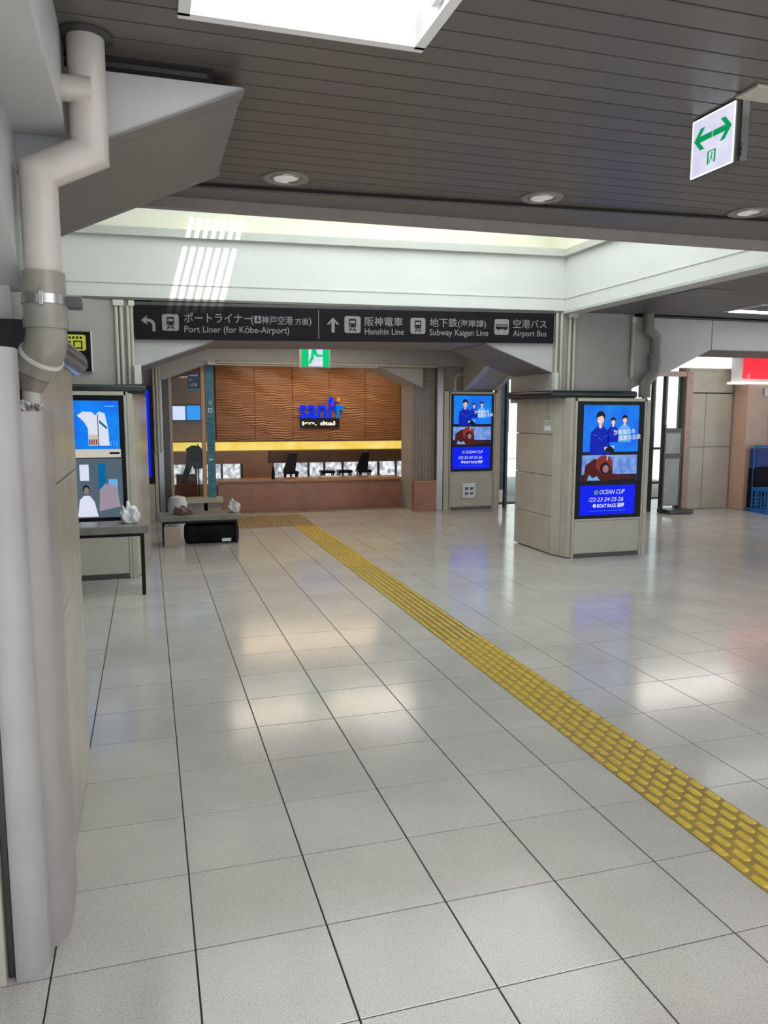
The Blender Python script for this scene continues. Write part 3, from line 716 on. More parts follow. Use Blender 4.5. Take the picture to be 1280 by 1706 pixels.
# ================================================================== NEAR LEFT PILLAR
npl = thing('pillar', 'near pillar at the left edge with polished beige panels behind the drain pipe', 'pillar', (-0.9, 0.95, 0))
box('core', PANELU, npl, -1.5, -0.47, 0.50, 1.45, 1.78, ZC)
MB().box(-1.5, -0.43, 0.47, 1.46, 0.0, 1.78).build('backing', DARK, npl)
for z0, z1 in ((0.012, 0.43), (0.436, 0.885), (0.891, 1.34), (1.346, 1.775)):
    for (a, b) in ((0.44, 1.0), (1.003, 1.47)):
        MB().box(-0.432, -0.39, a, b, z0, z1).bevel(0.002, 1).build('stone_panel', BEIGE, npl)
MB().tube([(-0.395, 0.44, 1.815), (-0.395, 1.74, 1.815)], 0.055, 24).build('rounded_cap', mat('dark_polished_cap', (0.055, 0.055, 0.06), rough=0.2, metal=0.6, noise=0.1), npl, smooth=True)
box('top_ledge', BLACK, npl, -1.5, -0.40, 0.42, 1.73, 1.785, 1.870)
box('front_panel', PANELW, npl, -1.5, -0.47, 0.47, 0.50, 1.87, 2.2)

# haunch from near pillar towards the right
hn = MB().prism([(-0.47, 0.47, 2.294), (0.25, 0.47, 2.622), (0.25, 0.47, 2.628), (-0.47, 0.47, 2.628)], (0, 0.94, 0)).build('trim_7', PANELW, kind='structure')
def under(xa, xb, ya, yb, name, m_, dz):
    z = lambda x: 2.294+(x+0.47)/0.72*0.328
    MB().hexa([(xa, ya, z(xa)-dz), (xb, ya, z(xb)-dz), (xb, yb, z(xb)-dz), (xa, yb, z(xa)-dz)],
              [(xa, ya, z(xa)), (xb, ya, z(xb)), (xb, yb, z(xb)), (xa, yb, z(xa))]).build(name, m_, hn)
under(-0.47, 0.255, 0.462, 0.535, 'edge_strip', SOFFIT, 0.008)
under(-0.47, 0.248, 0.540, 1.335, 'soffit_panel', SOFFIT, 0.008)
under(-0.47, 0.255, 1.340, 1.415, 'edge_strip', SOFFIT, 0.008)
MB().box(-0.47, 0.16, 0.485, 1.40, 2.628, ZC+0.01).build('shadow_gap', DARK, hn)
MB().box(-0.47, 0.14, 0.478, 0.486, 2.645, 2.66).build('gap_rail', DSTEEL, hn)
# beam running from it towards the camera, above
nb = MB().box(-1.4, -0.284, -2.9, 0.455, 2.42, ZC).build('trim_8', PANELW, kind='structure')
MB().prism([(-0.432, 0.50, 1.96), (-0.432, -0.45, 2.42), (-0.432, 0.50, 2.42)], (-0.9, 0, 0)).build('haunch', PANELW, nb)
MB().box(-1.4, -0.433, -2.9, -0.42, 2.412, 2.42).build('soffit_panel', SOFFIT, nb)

# white corner covers at the foot of the pillar
COVER_SHADE = mat('shaded_white_cover', (0.33, 0.31, 0.305), rough=0.36, noise=0.12, nscale=5)  # darker, warmer copy of the white cover: shade put into the colour
def cover(label, x0, x1, y0, y1, z1, r, m_=None):
    pts = [(x0, y1)]
    for cx, cy, a0, n, rr in ((x0+0.01, y0+0.01, 180, 2, 0.01), (x1-r, y0+r, 270, 10, r)):
        for k in range(n+1):
            a = math.radians(a0+90*k/n); pts.append((cx+rr*math.cos(a), cy+rr*math.sin(a)))
    pts.append((x1, y1))
    cxm, cym = (x0+x1)/2, y1
    inn = [(cxm+(x-cxm)*(1-0.008/(x1-x0)), cym+(y_-cym)*(1-0.005/(y1-y0))) for x, y_ in pts]
    o = MB().prism([(x, y_, 0.0) for x, y_ in pts+inn[::-1]], (0, 0, z1)).build('pipe_cover', m_ or COVER, smooth=True)
    return tag(o, label, 'pipe cover', 'white covers at the foot of the near pillar')
cover('tall white rounded cover at the left edge of the picture, the nearer one', -0.492, -0.408, 0.0, 0.105, 1.758, 0.062)
cover('shorter white rounded cover that the drain pipe drops into', -0.55, -0.363, 0.120, 0.43, 1.594, 0.085, COVER_SHADE)
gp = box('side_strip', DSTEEL, None, -0.512, -0.497, 0.03, 0.10, 0.0, 1.70); tag(gp, 'narrow dark strip put in for the dark gap left of the tall white cover', 'metal strip')  # dark strip added where there is only a dark gap
gp2 = box('side_strip', BEIGEF, None, -0.60, -0.514, 0.0, 0.10, 0.0, 1.70); tag(gp2, 'narrow pinkish strip at the very left edge beside the dark one', 'metal strip')
wad = MB()
for k in range(26):
    a = random.uniform(-0.46, -0.375); b = random.uniform(0.14, 0.34); c = random.uniform(1.592, 1.61)
    d = Vector((random.uniform(-1, 1), random.uniform(-1, 1), random.uniform(0.2, 1))).normalized()*random.uniform(0.012, 0.03)
    wad.tube([(a, b, c), (a+d.x, b+d.y, c+d.z)], random.uniform(0.003, 0.007), 6)
tag(wad.build('packing', mat('silver_packing', (0.5, 0.52, 0.52), rough=0.35, metal=0.3, noise=0.5, nscale=60), kind='stuff'), 'crumpled silvery packing stuffed in the top of the shorter cover', 'packing')

# ---- big drain pipe
dp = thing('drain_pipe', 'large cream drain pipe with double bend hanging in front of the near pillar', 'pipe', (-0.36, 0.36, 1.6))
PY = 0.365; RP = 0.053
xu, xl = -0.216, -0.362
MB().tube([(xu, PY, ZC), (xu, PY, 2.345)], RP, 32, cap=False).build('upper_pipe', PIPE, dp, smooth=True)
MB().tube([(xu, PY, 2.345), (xl, PY, 2.285)], RP, 32, cap=False).build('bend', PIPE, dp, smooth=True)
# mitred double bend: joint sections sheared to meet cleanly
def mitre(p0, p1, p2, r, mb, seg=32):
    pass
bend = dp.children[-1]
me = bend.data
nrm1 = ((Vector((0, 0, -1)))+(Vector((xl-xu, 0, -0.06)).normalized())).normalized()
def sheared_tube(path, r, name, m_, par, seg=32):
    """round pipe whose joints are cut on the bisecting plane"""
    path = [Vector(p) for p in path]; mb = MB(); rings = []
    for i, p in enumerate(path):
        din = (p-path[i-1]).normalized() if i else (path[1]-p).normalized()
        dout = (path[i+1]-p).normalized() if i < len(path)-1 else din
        n = (din+dout).normalized()
        u = Vector((0, 1, 0)); w = din.cross(u).normalized()
        ring = []
        for j in range(seg):
            a = 2*PI*j/seg; c = p+(u*math.cos(a)+w*math.sin(a))*r
            tt = (p-c).dot(n)/din.dot(n)
            ring.append(mb.bm.verts.new(c+din*tt))
        rings.append(ring)
    for a, b in zip(rings, rings[1:]):
        for j in range(seg): mb.bm.faces.new((a[j], a[(j+1) % seg], b[(j+1) % seg], b[j]))
    o = mb.build(name, m_, par, smooth=True)
    return o
for ch in list(dp.children): bpy.data.objects.remove(ch)
sheared_tube([(xu, PY, ZC+0.005), (xu, PY, 2.352), (xl, PY, 2.283), (xl, PY, 1.975)], RP, 'pipe_run', PIPE, dp)
MB().tube([(xu, PY, ZC+0.002), (xu, PY, ZC-0.006), (xu, PY, ZC-0.012)], [0.078, 0.078, 0.060], 32).build('ceiling_collar', DSTEEL, dp, smooth=True)
MB().tube([(-0.284, PY-0.035, 2.515), (xu+0.012, PY-0.035, 2.515)], 0.036, 24).build('side_inlet', PIPE, dp, smooth=True)
MB().tube([(xl, PY, 2.0), (xl, PY, 1.845)], 0.0615, 32).build('socket', PVC, dp, smooth=True)
MB().tube([(xl, PY, 1.868), (xl, PY, 1.838)], 0.064, 32).build('socket_rim', PVC, dp, smooth=True)
MB().tube([(xl, PY, 1.935), (xl, PY, 1.908)], 0.0655, 32).build('clamp_band', STEEL, dp, smooth=True)
box('clamp_bolt', STEEL, dp, xl-0.010, xl+0.004, PY-0.075, PY-0.06, 1.900, 1.942, bev=0.002)
box('clamp_arm', DSTEEL, dp, xl+0.06, xl+0.10, PY-0.01, PY+0.08, 1.905, 1.935)
# lower bend turning back to the left and away
MB().tube([(xl, PY, 1.85), (xl, PY, 1.81), (xl-0.006, PY+0.006, 1.786), (xl-0.016, PY+0.016, 1.764), (xl-0.026, PY+0.026, 1.748)], [0.057, 0.060, 0.061, 0.061, 0.060], 32).build('lower_bend', PVC, dp, smooth=True)
MB().tube([(xl-0.017, PY+0.017, 1.763), (xl-0.022, PY+0.022, 1.754)], 0.0665, 36).build('rim', PVCL, dp, smooth=True)
MB().tube([(xl-0.022, PY+0.022, 1.754), (xl-0.036, PY+0.032, 1.728), (xl-0.046, PY+0.036, 1.706)], [0.065, 0.063, 0.060], 32).build('lower_socket', PVC, dp, smooth=True)
MB().tube([(xl-0.045, PY+0.036, 1.708), (xl-0.053, PY+0.036, 1.67), (xl-0.056, PY+0.036, 1.655)], [0.055, 0.038, 0.034], 32).build('reducer', mat('brown_pipe', (0.24, 0.195, 0.165), rough=0.35, noise=0.15), dp, smooth=True)
MB().tube([(xl-0.056, PY+0.036, 1.66), (xl-0.056, PY+0.036, 1.45)], 0.027, 24).build('tail_pipe', PIPE, dp, smooth=True)

# ---- drain pipe on the far right pillar
PVCD = mat('olive_pipe', (0.19, 0.178, 0.155), rough=0.4, noise=0.15, nscale=9)
d2 = thing('drain_pipe', 'small crooked beige drain pipe beside the right-hand pillar top', 'pipe', (5.45, 5.42, 1.8))
yy = 5.40
sheared_tube([(5.30, yy, ZC), (5.30, yy, 2.50), (5.40, yy, 2.42), (5.40, yy, 2.20)], 0.062, 'pipe_run', PVCD, d2, 24)
MB().tube([(5.40, yy, 2.24), (5.40, yy, 2.10)], 0.074, 24).build('socket', PVCD, d2, smooth=True)
sheared_tube([(5.40, yy, 2.12), (5.40, yy, 2.05), (5.29, yy, 1.92), (5.29, yy, 1.76)], 0.066, 'lower_bend', PVCD, d2, 24)
MB().tube([(5.295, yy, 1.80), (5.295, yy, 0.05)], 0.03, 16).build('tail_pipe', PIPE, d2, smooth=True)

# ================================================================== DIRECTION SIGN
sg = thing('direction_sign', 'long black hanging direction sign with grey train and bus symbols', 'sign', (2.0, 5.4, 2.28))
sdx = Vector((4.33, yf(4.17)-yf(-0.165), 0.055)).normalized()
O = Vector((-0.165, yf(-0.165)-0.045, 2.278))
def sp(u, v, d=0.0):   # u along, v up, d toward the viewer
    n = Vector((sdx.y, -sdx.x, 0)).normalized()
    return O + sdx*u + Vector((0, 0, 1))*v + n*d
SW, SH = 4.33, 0.322
MB().hexa([sp(0, 0), sp(SW, 0), sp(SW, 0, -0.035), sp(0, 0, -0.035)], [sp(0, SH), sp(SW, SH-0.008), sp(SW, SH-0.008, -0.035), sp(0, SH, -0.035)]).build('board', SIGNBLK, sg)
MB().hexa([sp(0, SH), sp(SW, SH-0.008), sp(SW, SH-0.008, -0.04), sp(0, SH, -0.04)], [sp(0, SH+0.03), sp(SW, SH+0.022), sp(SW, SH+0.022, -0.04), sp(0, SH+0.03, -0.04)]).build('top_rail', DSTEEL, sg)
P2 = Plane2(O, sdx, (0, 0, 1), (sdx.y, -sdx.x, 0))
# pixel fractions measured along the sign: u(px) follows perspective
def upx(px):
    # intersect the view ray column with the sign plane at its mid height
    best = None
    lo, hi = 0.0, SW
    for _ in range(40):
        mid = (lo+hi)/2
        if project(sp(mid, SH/2))[0] < px: lo = mid
        else: hi = mid
    return lo
div = upx(531); P2.rect('divider', div-0.003, div+0.003, 0.02, SH-0.02, SIGNGREY, sg)
def train(u, v, s, par):
    g_ = P2.rect('symbol_plate', u, u+s, v, v+s, SIGNGREY, par, r=0.022)
    k = s
    P2.rect('train_body', u+0.28*k, u+0.72*k, v+0.33*k, v+0.84*k, SIGNBLK, g_, d=0.0024, r=0.012)
    P2.rect('train_window', u+0.34*k, u+0.66*k, v+0.57*k, v+0.73*k, SIGNGREY, g_, d=0.0038)
    for e in (0.37, 0.63): P2.ell('train_lamp', u+e*k, v+0.43*k, 0.035*k, 0.035*k, SIGNGREY, g_, d=0.0038, n=10)
    P2.poly('rail', [(u+0.26*k, v+0.10*k), (u+0.33*k, v+0.10*k), (u+0.45*k, v+0.30*k), (u+0.38*k, v+0.30*k)], SIGNBLK, g_, d=0.0024)
    P2.poly('rail', [(u+0.67*k, v+0.10*k), (u+0.74*k, v+0.10*k), (u+0.62*k, v+0.30*k), (u+0.55*k, v+0.30*k)], SIGNBLK, g_, d=0.0024)
    P2.rect('sleeper', u+0.34*k, u+0.66*k, v+0.17*k, v+0.21*k, SIGNBLK, g_, d=0.0024)
def bus(u, v, s, par):
    g_ = P2.rect('symbol_plate', u, u+s, v, v+s, SIGNGREY, par, r=0.022)
    P2.rect('bus_body', u+0.10*s, u+0.92*s, v+0.36*s, v+0.66*s, SIGNBLK, g_, d=0.0024, r=0.01)
    for k in range(5): P2.rect('bus_window', u+(0.16+0.145*k)*s, u+(0.27+0.145*k)*s, v+0.51*s, v+0.60*s, SIGNGREY, g_, d=0.0038)
    for e in (0.28, 0.74): P2.ell('bus_wheel', u+e*s, v+0.35*s, 0.065*s, 0.065*s, SIGNBLK, g_, d=0.003, n=12)
S1 = 0.155; V0 = 0.082
train(upx(270), V0, upx(298)-upx(270), sg)
train(upx(574), V0, upx(601)-upx(574), sg)
train(upx(684), V0, upx(709)-upx(684), sg)
bus(upx(824), V0, upx(848)-upx(824), sg)
def jt(px0, px1, body, v, size): text(body, size, P2.p(upx(px0), v, 0.002), sdx, (0, 0, 1), SIGNGREY, sg, depth=0.0006, width=upx(px1)-upx(px0), bold=0.0006)
jt(307, 420, 'ポートライナー', 0.168, 0.105)
jt(418.5, 422.5, '(', 0.168, 0.10)
P2.rect('airport_symbol', upx(424), upx(435), 0.165, 0.235, SIGNGREY, sg, r=0.008)
P2.poly('plane_symbol', [(upx(425), 0.185), (upx(429), 0.205), (upx(429), 0.225), (upx(430), 0.23), (upx(431), 0.225), (upx(431), 0.205), (upx(434), 0.185), (upx(431), 0.19), (upx(430), 0.172), (upx(429), 0.19)], SIGNBLK, sg, d=0.0024)
jt(436, 488, '神戸空港', 0.162, 0.088)
jt(492, 514, '方面', 0.162, 0.070)
jt(515, 519, ')', 0.165, 0.09)
jt(307, 482, 'Port Liner (for Kōbe-Airport)', 0.070, 0.088)
jt(608, 671, '阪神電車', 0.162, 0.098)
jt(608, 673, 'Hanshin Line', 0.070, 0.088)
jt(716, 762, '地下鉄', 0.162, 0.098)
jt(763, 810, '(海岸線)', 0.165, 0.080)
jt(716, 814, 'Subway Kaigan Line', 0.070, 0.088)
jt(855, 911, '空港バス', 0.162, 0.098)
jt(855, 911, 'Airport Bus', 0.070, 0.088)
# arrows
ua, ub = upx(235), upx(260); w = ub-ua
arc = []
for k in range(7):
    a = math.radians(90*k/6); arc.append((ua+w*0.42+0.40*w*math.sin(a), 0.085+0.052+0.058*math.cos(a)))
inner = [(ua+w*0.42+0.22*w*math.sin(math.radians(90*k/6)), 0.085+0.046+0.032*math.cos(math.radians(90*k/6))) for k in range(7)]
P2.poly('turn_arrow', [(ua, 0.178), (ua+w*0.42, 0.225), (ua+w*0.36, 0.196), (ua+w*0.45, 0.195)] + [(ua+w*0.45+0.50*w*math.sin(math.radians(15*k)), 0.135+0.060*math.cos(math.radians(15*k))) for k in range(1, 7)] + [(ua+w*0.95, 0.075), (ua+w*0.75, 0.075), (ua+w*0.75, 0.130)] + [(ua+w*0.45+0.30*w*math.sin(math.radians(15*k)), 0.130+0.036*math.cos(math.radians(15*k))) for k in range(5, 0, -1)] + [(ua+w*0.36, 0.166), (ua+w*0.42, 0.135)], SIGNGREY, sg)
ua, ub = upx(546), upx(564); w = ub-ua; cx = (ua+ub)/2
P2.poly('up_arrow', [(cx, 0.232), (ub+0.01, 0.165), (ub-0.018, 0.165), (cx+0.016, 0.195), (cx+0.016, 0.085), (cx-0.016, 0.085), (cx-0.016, 0.195), (ua+0.018, 0.165), (ua-0.01, 0.165)], SIGNGREY, sg)

# small yellow exit board on the left pillar
eb = thing('exit_board', 'small black and yellow central exit board on the left pillar above the ledge', 'sign', (-0.75, 5.75, 2.0))
box('board', SIGNBLK, eb, -1.10, -0.565, 5.745, 5.775, 1.97, 2.335)
box('board_edge', WHITE, eb, -0.566, -0.556, 5.74, 5.775, 1.965, 2.34)
pe = Plane2((-1.10, 5.745, 1.97), (1, 0, 0), (0, 0, 1), (0, -1, 0))
yl = pe.rect('yellow_label', 0.03, 0.49, 0.19, 0.335, YLABEL, eb, r=0.02)
text('中央口', 0.10, pe.p(0.17, 0.205, 0.003), (1, 0, 0), (0, 0, 1), SIGNBLK, yl, depth=0.0005, bold=0.002)
for k in range(7): pe.rect('small_mark', 0.24+k*0.033, 0.262+k*0.033, 0.298, 0.318, SIGNBLK, yl, d=0.0025, t=0.0005)
pe.rect('blue_line', 0.05, 0.50, 0.03, 0.06, lit('pale_strip', (0.25, 0.3, 0.33), 0.3), eb)

# ================================================================== EXIT SIGNS
ex = thing('exit_sign', 'white lit exit sign with two green arrows hanging from the ceiling, upper right', 'exit sign', (1.93, 0.3, 2.6))
X0 = 1.92
YA, YB, ZA, ZB2 = 0.168, 0.402, 2.462, 2.679
box('housing', DSTEEL, ex, X0, X0+0.05, YA, YB, ZA, ZB2, bev=0.003)
box('side_profile', STEEL, ex, X0+0.012, X0+0.042, YA-0.006, YA, ZA+0.005, ZB2-0.005)
box('mounting_plate', BEIGEF, ex, X0-0.02, X0+0.14, 0.06, 0.165, ZC-0.012, ZC-0.001, bev=0.002)
face = box('lit_face', EXITW, ex, X0-0.004, X0-0.001, YA+0.012, YB-0.004, ZA+0.006, ZB2-0.011)
for b in ((YA+0.010, YA+0.014, ZA+0.004, ZB2-0.009), (YB-0.006, YB-0.002, ZA+0.004, ZB2-0.009)): box('bright_edge', EXITE, ex, X0-0.006, X0-0.002, *b)
for b in ((ZA+0.003, ZA+0.007), (ZB2-0.013, ZB2-0.009)): box('bright_edge', EXITE, ex, X0-0.006, X0-0.002, YA+0.010, YB-0.002, *b)
fw, fh = (YB-0.004)-(YA+0.012), (ZB2-0.011)-(ZA+0.006)
pf = Plane2((X0-0.004, YB-0.004, ZA+0.006), (0, -1, 0), (0, 0, 1), (-1, 0, 0))
def arrow(cx0, dirn, par, s):
    pts = [(0, 0.0), (0.36, 0.30), (0.36, 0.115), (0.36, 0.30), (0.36, 0.30)]
    # head with open chevron as on Japanese exit signs
    L_ = [(0, 0), (0.32, 0.36), (0.54, 0.36), (0.30, 0.10), (0.90, 0.10), (0.90, -0.10), (0.30, -0.10), (0.54, -0.36), (0.32, -0.36)]
    pp = [(cx0+dirn*x*s, fh*0.635+y_*s) for x, y_ in L_]
    pf.poly('green_arrow', pp if dirn > 0 else pp[::-1], GREEN, par)
arrow(fw*0.05, 1, face, fw*0.49); arrow(fw*0.95, -1, face, fw*0.49)
x0, x1, z0, z1 = fw*0.40, fw*0.60, fh*0.13, fh*0.36
for a_, b_, c_, d_ in ((x0, x0+0.008, z0, z1), (x1-0.008, x1, z0, z1), (x0, x1, z1-0.004, z1)): pf.rect('green_doorway', a_, b_, c_, d_, GREEN, face)
cx = (x0+x1)/2
pf.ell('running_figure_head', cx+0.002, z1-0.012, 0.004, 0.004, GREEN, face, n=10)
pf.poly('running_figure', [(cx-0.003, z1-0.017), (cx+0.004, z1-0.018), (cx+0.004, z1-0.030), (cx+0.010, z0+0.008), (cx+0.007, z0+0.006), (cx, z0+0.020), (cx-0.008, z0+0.003), (cx-0.011, z0+0.005), (cx-0.003, z0+0.024)], GREEN, face)
text('非常口', 0.016, (X0+0.018, YA-0.0075, ZA+0.02), (0, 0, 1), (-1, 0, 0), BLACK, ex, depth=0.0004)

gx = thing('exit_sign', 'green lit running-man exit sign hanging below the black direction sign', 'exit sign', (2.06, 8.0, 2.2))
box('housing', BEIGEF, gx, 1.868, 2.268, 8.0, 8.06, 2.165, 2.535, bev=0.004)
box('hanger', BEIGEF, gx, 2.03, 2.09, 8.01, 8.05, 2.535, ZC)
fg = box('lit_face', EXITG, gx, 1.885, 2.25, 7.994, 7.999, 2.182, 2.518)
pg = Plane2((1.885, 7.994, 2.182), (1, 0, 0), (0, 0, 1), (0, -1, 0))
pg.rect('white_doorway', 0.09, 0.28, 0.0, 0.30, EXITW, fg)
pg.poly('running_figure', [(0.12, 0.30), (0.18, 0.29), (0.19, 0.22), (0.21, 0.16), (0.29, 0.155), (0.29, 0.13), (0.195, 0.125), (0.165, 0.16), (0.155, 0.10), (0.11, 0.03), (0.085, 0.045), (0.12, 0.12), (0.13, 0.22), (0.07, 0.24), (0.065, 0.265)], EXITG, fg, d=0.003)
pg.ell('running_figure_head', 0.19, 0.315, 0.024, 0.024, EXITG, fg, d=0.003)

# ================================================================== CEILING LIGHTS
fx = thing('recessed_lamp', 'bright recessed fluorescent ceiling lamp with white frame at the top of the view', 'lamp', (0.4, -0.4, ZC))
box('housing', LAMPD, fx, FX0, FX1, FY0, FY1, ZC+0.09, ZC+0.10)
for b in ((FX0, FX1, FY1-0.006, FY1), (FX0, FX1, FY0, FY0+0.006)): box('side_wall', WHITE, fx, *b, ZC, ZC+0.1)
for b in ((FX0, FX0+0.006), (FX1-0.006, FX1)): box('side_wall', WHITE, fx, *b, FY0, FY1, ZC, ZC+0.1)
box('frame', WHITE, fx, FX0-0.018, FX1+0.018, FY1-0.014, FY1+0.018, ZC-0.008, ZC+0.002)
box('frame', WHITE, fx, FX0-0.018, FX1+0.018, FY0-0.018, FY0+0.014, ZC-0.008, ZC+0.002)
box('frame', WHITE, fx, FX1-0.014, FX1+0.018, FY0, FY1, ZC-0.008, ZC+0.002)
box('frame', WHITE, fx, FX0-0.018, FX0+0.014, FY0, FY1, ZC-0.008, ZC+0.002)
for yy in (-0.06, -0.30, -0.54, -0.78):
    MB().tube([(FX0+0.03, yy, ZC+0.045), (FX1-0.03, yy, ZC+0.045)], 0.016, 14).build('tube', LAMP, fx, smooth=True)
    box('lamp_cap', WHITE, fx, FX1-0.03, FX1-0.012, yy-0.02, yy+0.02, ZC+0.02, ZC+0.07)
# downlights
for (x, y_, lab) in ((0.580, 1.575, 'round recessed downlight, leftmost of three before the skylight'),
                     (1.885, 1.515, 'round recessed downlight, middle of three before the skylight'),
                     (3.105, 1.445, 'round recessed downlight, rightmost of three, cut by the right edge')):
    t = thing('downlight', lab, 'downlight', (x, y_, ZC), 'downlights before the skylight')
    mb = MB()
    def lathe(mb, prof, seg=36):
        rings = [[mb.bm.verts.new((x+r*math.cos(2*PI*j/seg), y_+r*math.sin(2*PI*j/seg), z)) for j in range(seg)] for r, z in prof]
        for a, b in zip(rings, rings[1:]):
            for j in range(seg): mb.bm.faces.new((a[j], a[(j+1) % seg], b[(j+1) % seg], b[j]))
    lathe(mb, [(0.108, ZC+0.001), (0.108, ZC-0.006), (0.100, ZC-0.009), (0.078, ZC-0.006), (0.072, ZC-0.0035)])
    mb.build('trim_ring', mat('downlight_ring', (0.24, 0.225, 0.20), rough=0.4, noise=0.05), t, smooth=True)
    mb = MB(); lathe(mb, [(0.072, ZC-0.002), (0.070, ZC-0.006), (0.060, ZC-0.007), (0.058, ZC-0.001)]); mb.build('reflector', STEEL, t, smooth=True)
    mb = MB(); lathe(mb, [(0.060, ZC-0.0015), (0.045, ZC-0.004), (0.02, ZC-0.006), (0.0005, ZC-0.0065)]); mb.build('lamp', mat('downlight_lens', (0.6, 0.6, 0.58), rough=0.25, emis=(1, 1, 0.97), estr=0.22, noise=0.3, nscale=60), t, smooth=True)
# far right ceiling lamp, hatch
rl = thing('recessed_lamp', 'long lit ceiling lamp above the right-hand fascia', 'lamp', (6.8, 4.8, ZC))
box('frame', WHITE, rl, 5.92, 8.2, 4.40, 4.96, ZC-0.010, ZC+0.001)
box('diffuser', LAMP, rl, 5.97, 8.15, 4.78, 4.93, ZC-0.014, ZC-0.009)
box('reflector', DSTEEL, rl, 5.97, 8.15, 4.43, 4.74, ZC-0.013, ZC-0.009)
ht = box('ceiling_hatch', PLANK, None, 4.62, 5.05, 3.72, 4.12, ZC-0.004, ZC-0.0005); tag(ht, 'flush square access hatch in the plank ceiling on the right', 'hatch')

# ================================================================== SHOP AT THE BACK
sw = MB().box(-3.0, 6.4, 12.12, 12.3, 0.0, ZC).build('wall_back', BROWN, kind='structure')
shop = thing('rippled_wall', 'large orange-brown rippled wood feature wall behind the blue shop letters', 'feature wall', (2.85, 12.05, 1.7))
XW0, XW1, ZW0, ZW1 = 1.10, 4.57, 1.07, 2.62
npan = 5
for k in range(npan):
    xa = XW0+(XW1-XW0)*k/npan+0.004; xb = XW0+(XW1-XW0)*(k+1)/npan-0.004
    nx, nz = 34, 150; mb = MB(); vs = []
    for iz in range(nz+1):
        row = []
        for ix in range(nx+1):
            x = xa+(xb-xa)*ix/nx; z = ZW0+(ZW1-ZW0)*iz/nz
            ph_ = z*2*PI/0.046 + 1.5*math.sin(x*9.0+1.3*math.sin(z*5)) + 1.0*math.sin(x*23+z*3)
            dd = 0.013*(0.5+0.5*math.sin(ph_))*(0.6+0.4*math.sin(x*6+z*11))
            row.append(mb.bm.verts.new((x, 12.06-dd, z)))
        vs.append(row)
    for iz in range(nz):
        for ix in range(nx): mb.bm.faces.new((vs[iz][ix], vs[iz][ix+1], vs[iz+1][ix+1], vs[iz+1][ix]))
    mb.bm.normal_update()
    o = mb.build('rippled_panel', WOOD, shop, smooth=True)
    MB().box(xa, xb, 12.062, 12.12, ZW0, ZW1).build('panel_back', WOOD, shop)
ws = MB().box(-3, 6.4, 12.0, 12.12, 2.62, ZC).build('trim_9', DSTEEL, kind='structure')
# logo letters
lg = thing('shop_letters', 'glowing blue shop name letters with small coloured squares on the rippled wall', 'sign', (3.0, 12.0, 1.5))
yl0 = 12.02
text('sanl', 0.50, (2.605, yl0, 1.478), (1, 0, 0), (0, 0, 1), LOGOB, lg, 'blue_letters', depth=0.012, width=0.60, bold=0.008)
def cube_(c, xa, xb, za, zb): box('coloured_square', c, lg, xa, xb, yl0-0.02, yl0+0.012, za, zb)
cube_(LOGOB, 3.17, 3.235, 1.72, 1.86); cube_(LOGOM, 3.195, 3.25, 1.70, 1.76); cube_(LOGOB, 3.25, 3.30, 1.74, 1.79)
cube_(LOGOO, 3.315, 3.375, 1.785, 1.85); cube_(LOGOC, 3.31, 3.36, 1.47, 1.72); cube_(LOGOC, 3.362, 3.43, 1.62, 1.70); cube_(LOGOB, 3.245, 3.30, 1.62, 1.70)
box('caption_board', DARK, lg, 2.62, 3.36, yl0+0.0, yl0+0.02, 1.30, 1.475)
text('i∞. ıltal', 0.10, (2.655, yl0-0.004, 1.345), (1, 0, 0), (0, 0, 1), mat('lit_caption', (0.7, 0.7, 0.7), emis=(0.95, 0.9, 0.85), estr=0.8), lg, 'caption', depth=0.003, width=0.62, bold=0.003)
# yellow cove, dark band, window strip
cv = thing('light_cove', 'long glowing yellow strip of light along the foot of the rippled wall', 'light strip', (2.8, 12.0, 0.95))
box('lit_strip', COVE, cv, 0.25, 4.62, 11.985, 12.03, 0.895, 1.045)
box('lit_strip', COVE, cv, 4.63, 4.98, 11.985, 12.03, 0.895, 1.045)
box('top_lip', DBROWN, cv, 0.2, 5.0, 11.95, 12.05, 1.047, 1.07)
dk = box('dark_band', DBROWN, None, 2.02, 4.78, 11.9, 12.0, 0.66, 0.885); tag(dk, 'dark brown backrest band below the yellow light strip', 'seat back')
db = box('wall_band', BROWN, None, -0.4, 2.0, 11.9, 12.0, 0.66, 0.885); tag(db, 'plain brown wall band left of the dark seat back', 'wall panel')
w1 = thing('window_1', None, None, (3.4, 12.0, 0.5), kind='structure')
LITW = screen_gradient('daylit_window', (0.95, 0.97, 1.0), (0.25, 0.28, 0.30), 13, 1.0)
xs_ = [2.10, 2.42, 2.75, 3.05, 3.40, 3.75, 4.10, 4.45, 4.85]
for a, b in zip(xs_, xs_[1:]):
    box('pane', LITW, w1, a+0.02, b-0.02, 11.97, 11.98, 0.28, 0.655)
    box('mullion', DSTEEL, w1, b-0.018, b+0.018, 11.93, 11.99, 0.2, 0.655)
w2 = thing('window_2', None, None, (1.0, 12.0, 0.5), kind='structure')
for a, b in ((0.30, 0.70), (0.74, 1.15), (1.19, 1.50)):
    box('pane', LITW, w2, a, b, 11.97, 11.98, 0.30, 0.655)
    box('mullion', DSTEEL, w2, b, b+0.036, 11.95, 11.99, 0.25, 0.655)
box('wall_part', BROWN, sw, 1.54, 2.08, 11.9, 12.0, 0.0, 0.66)
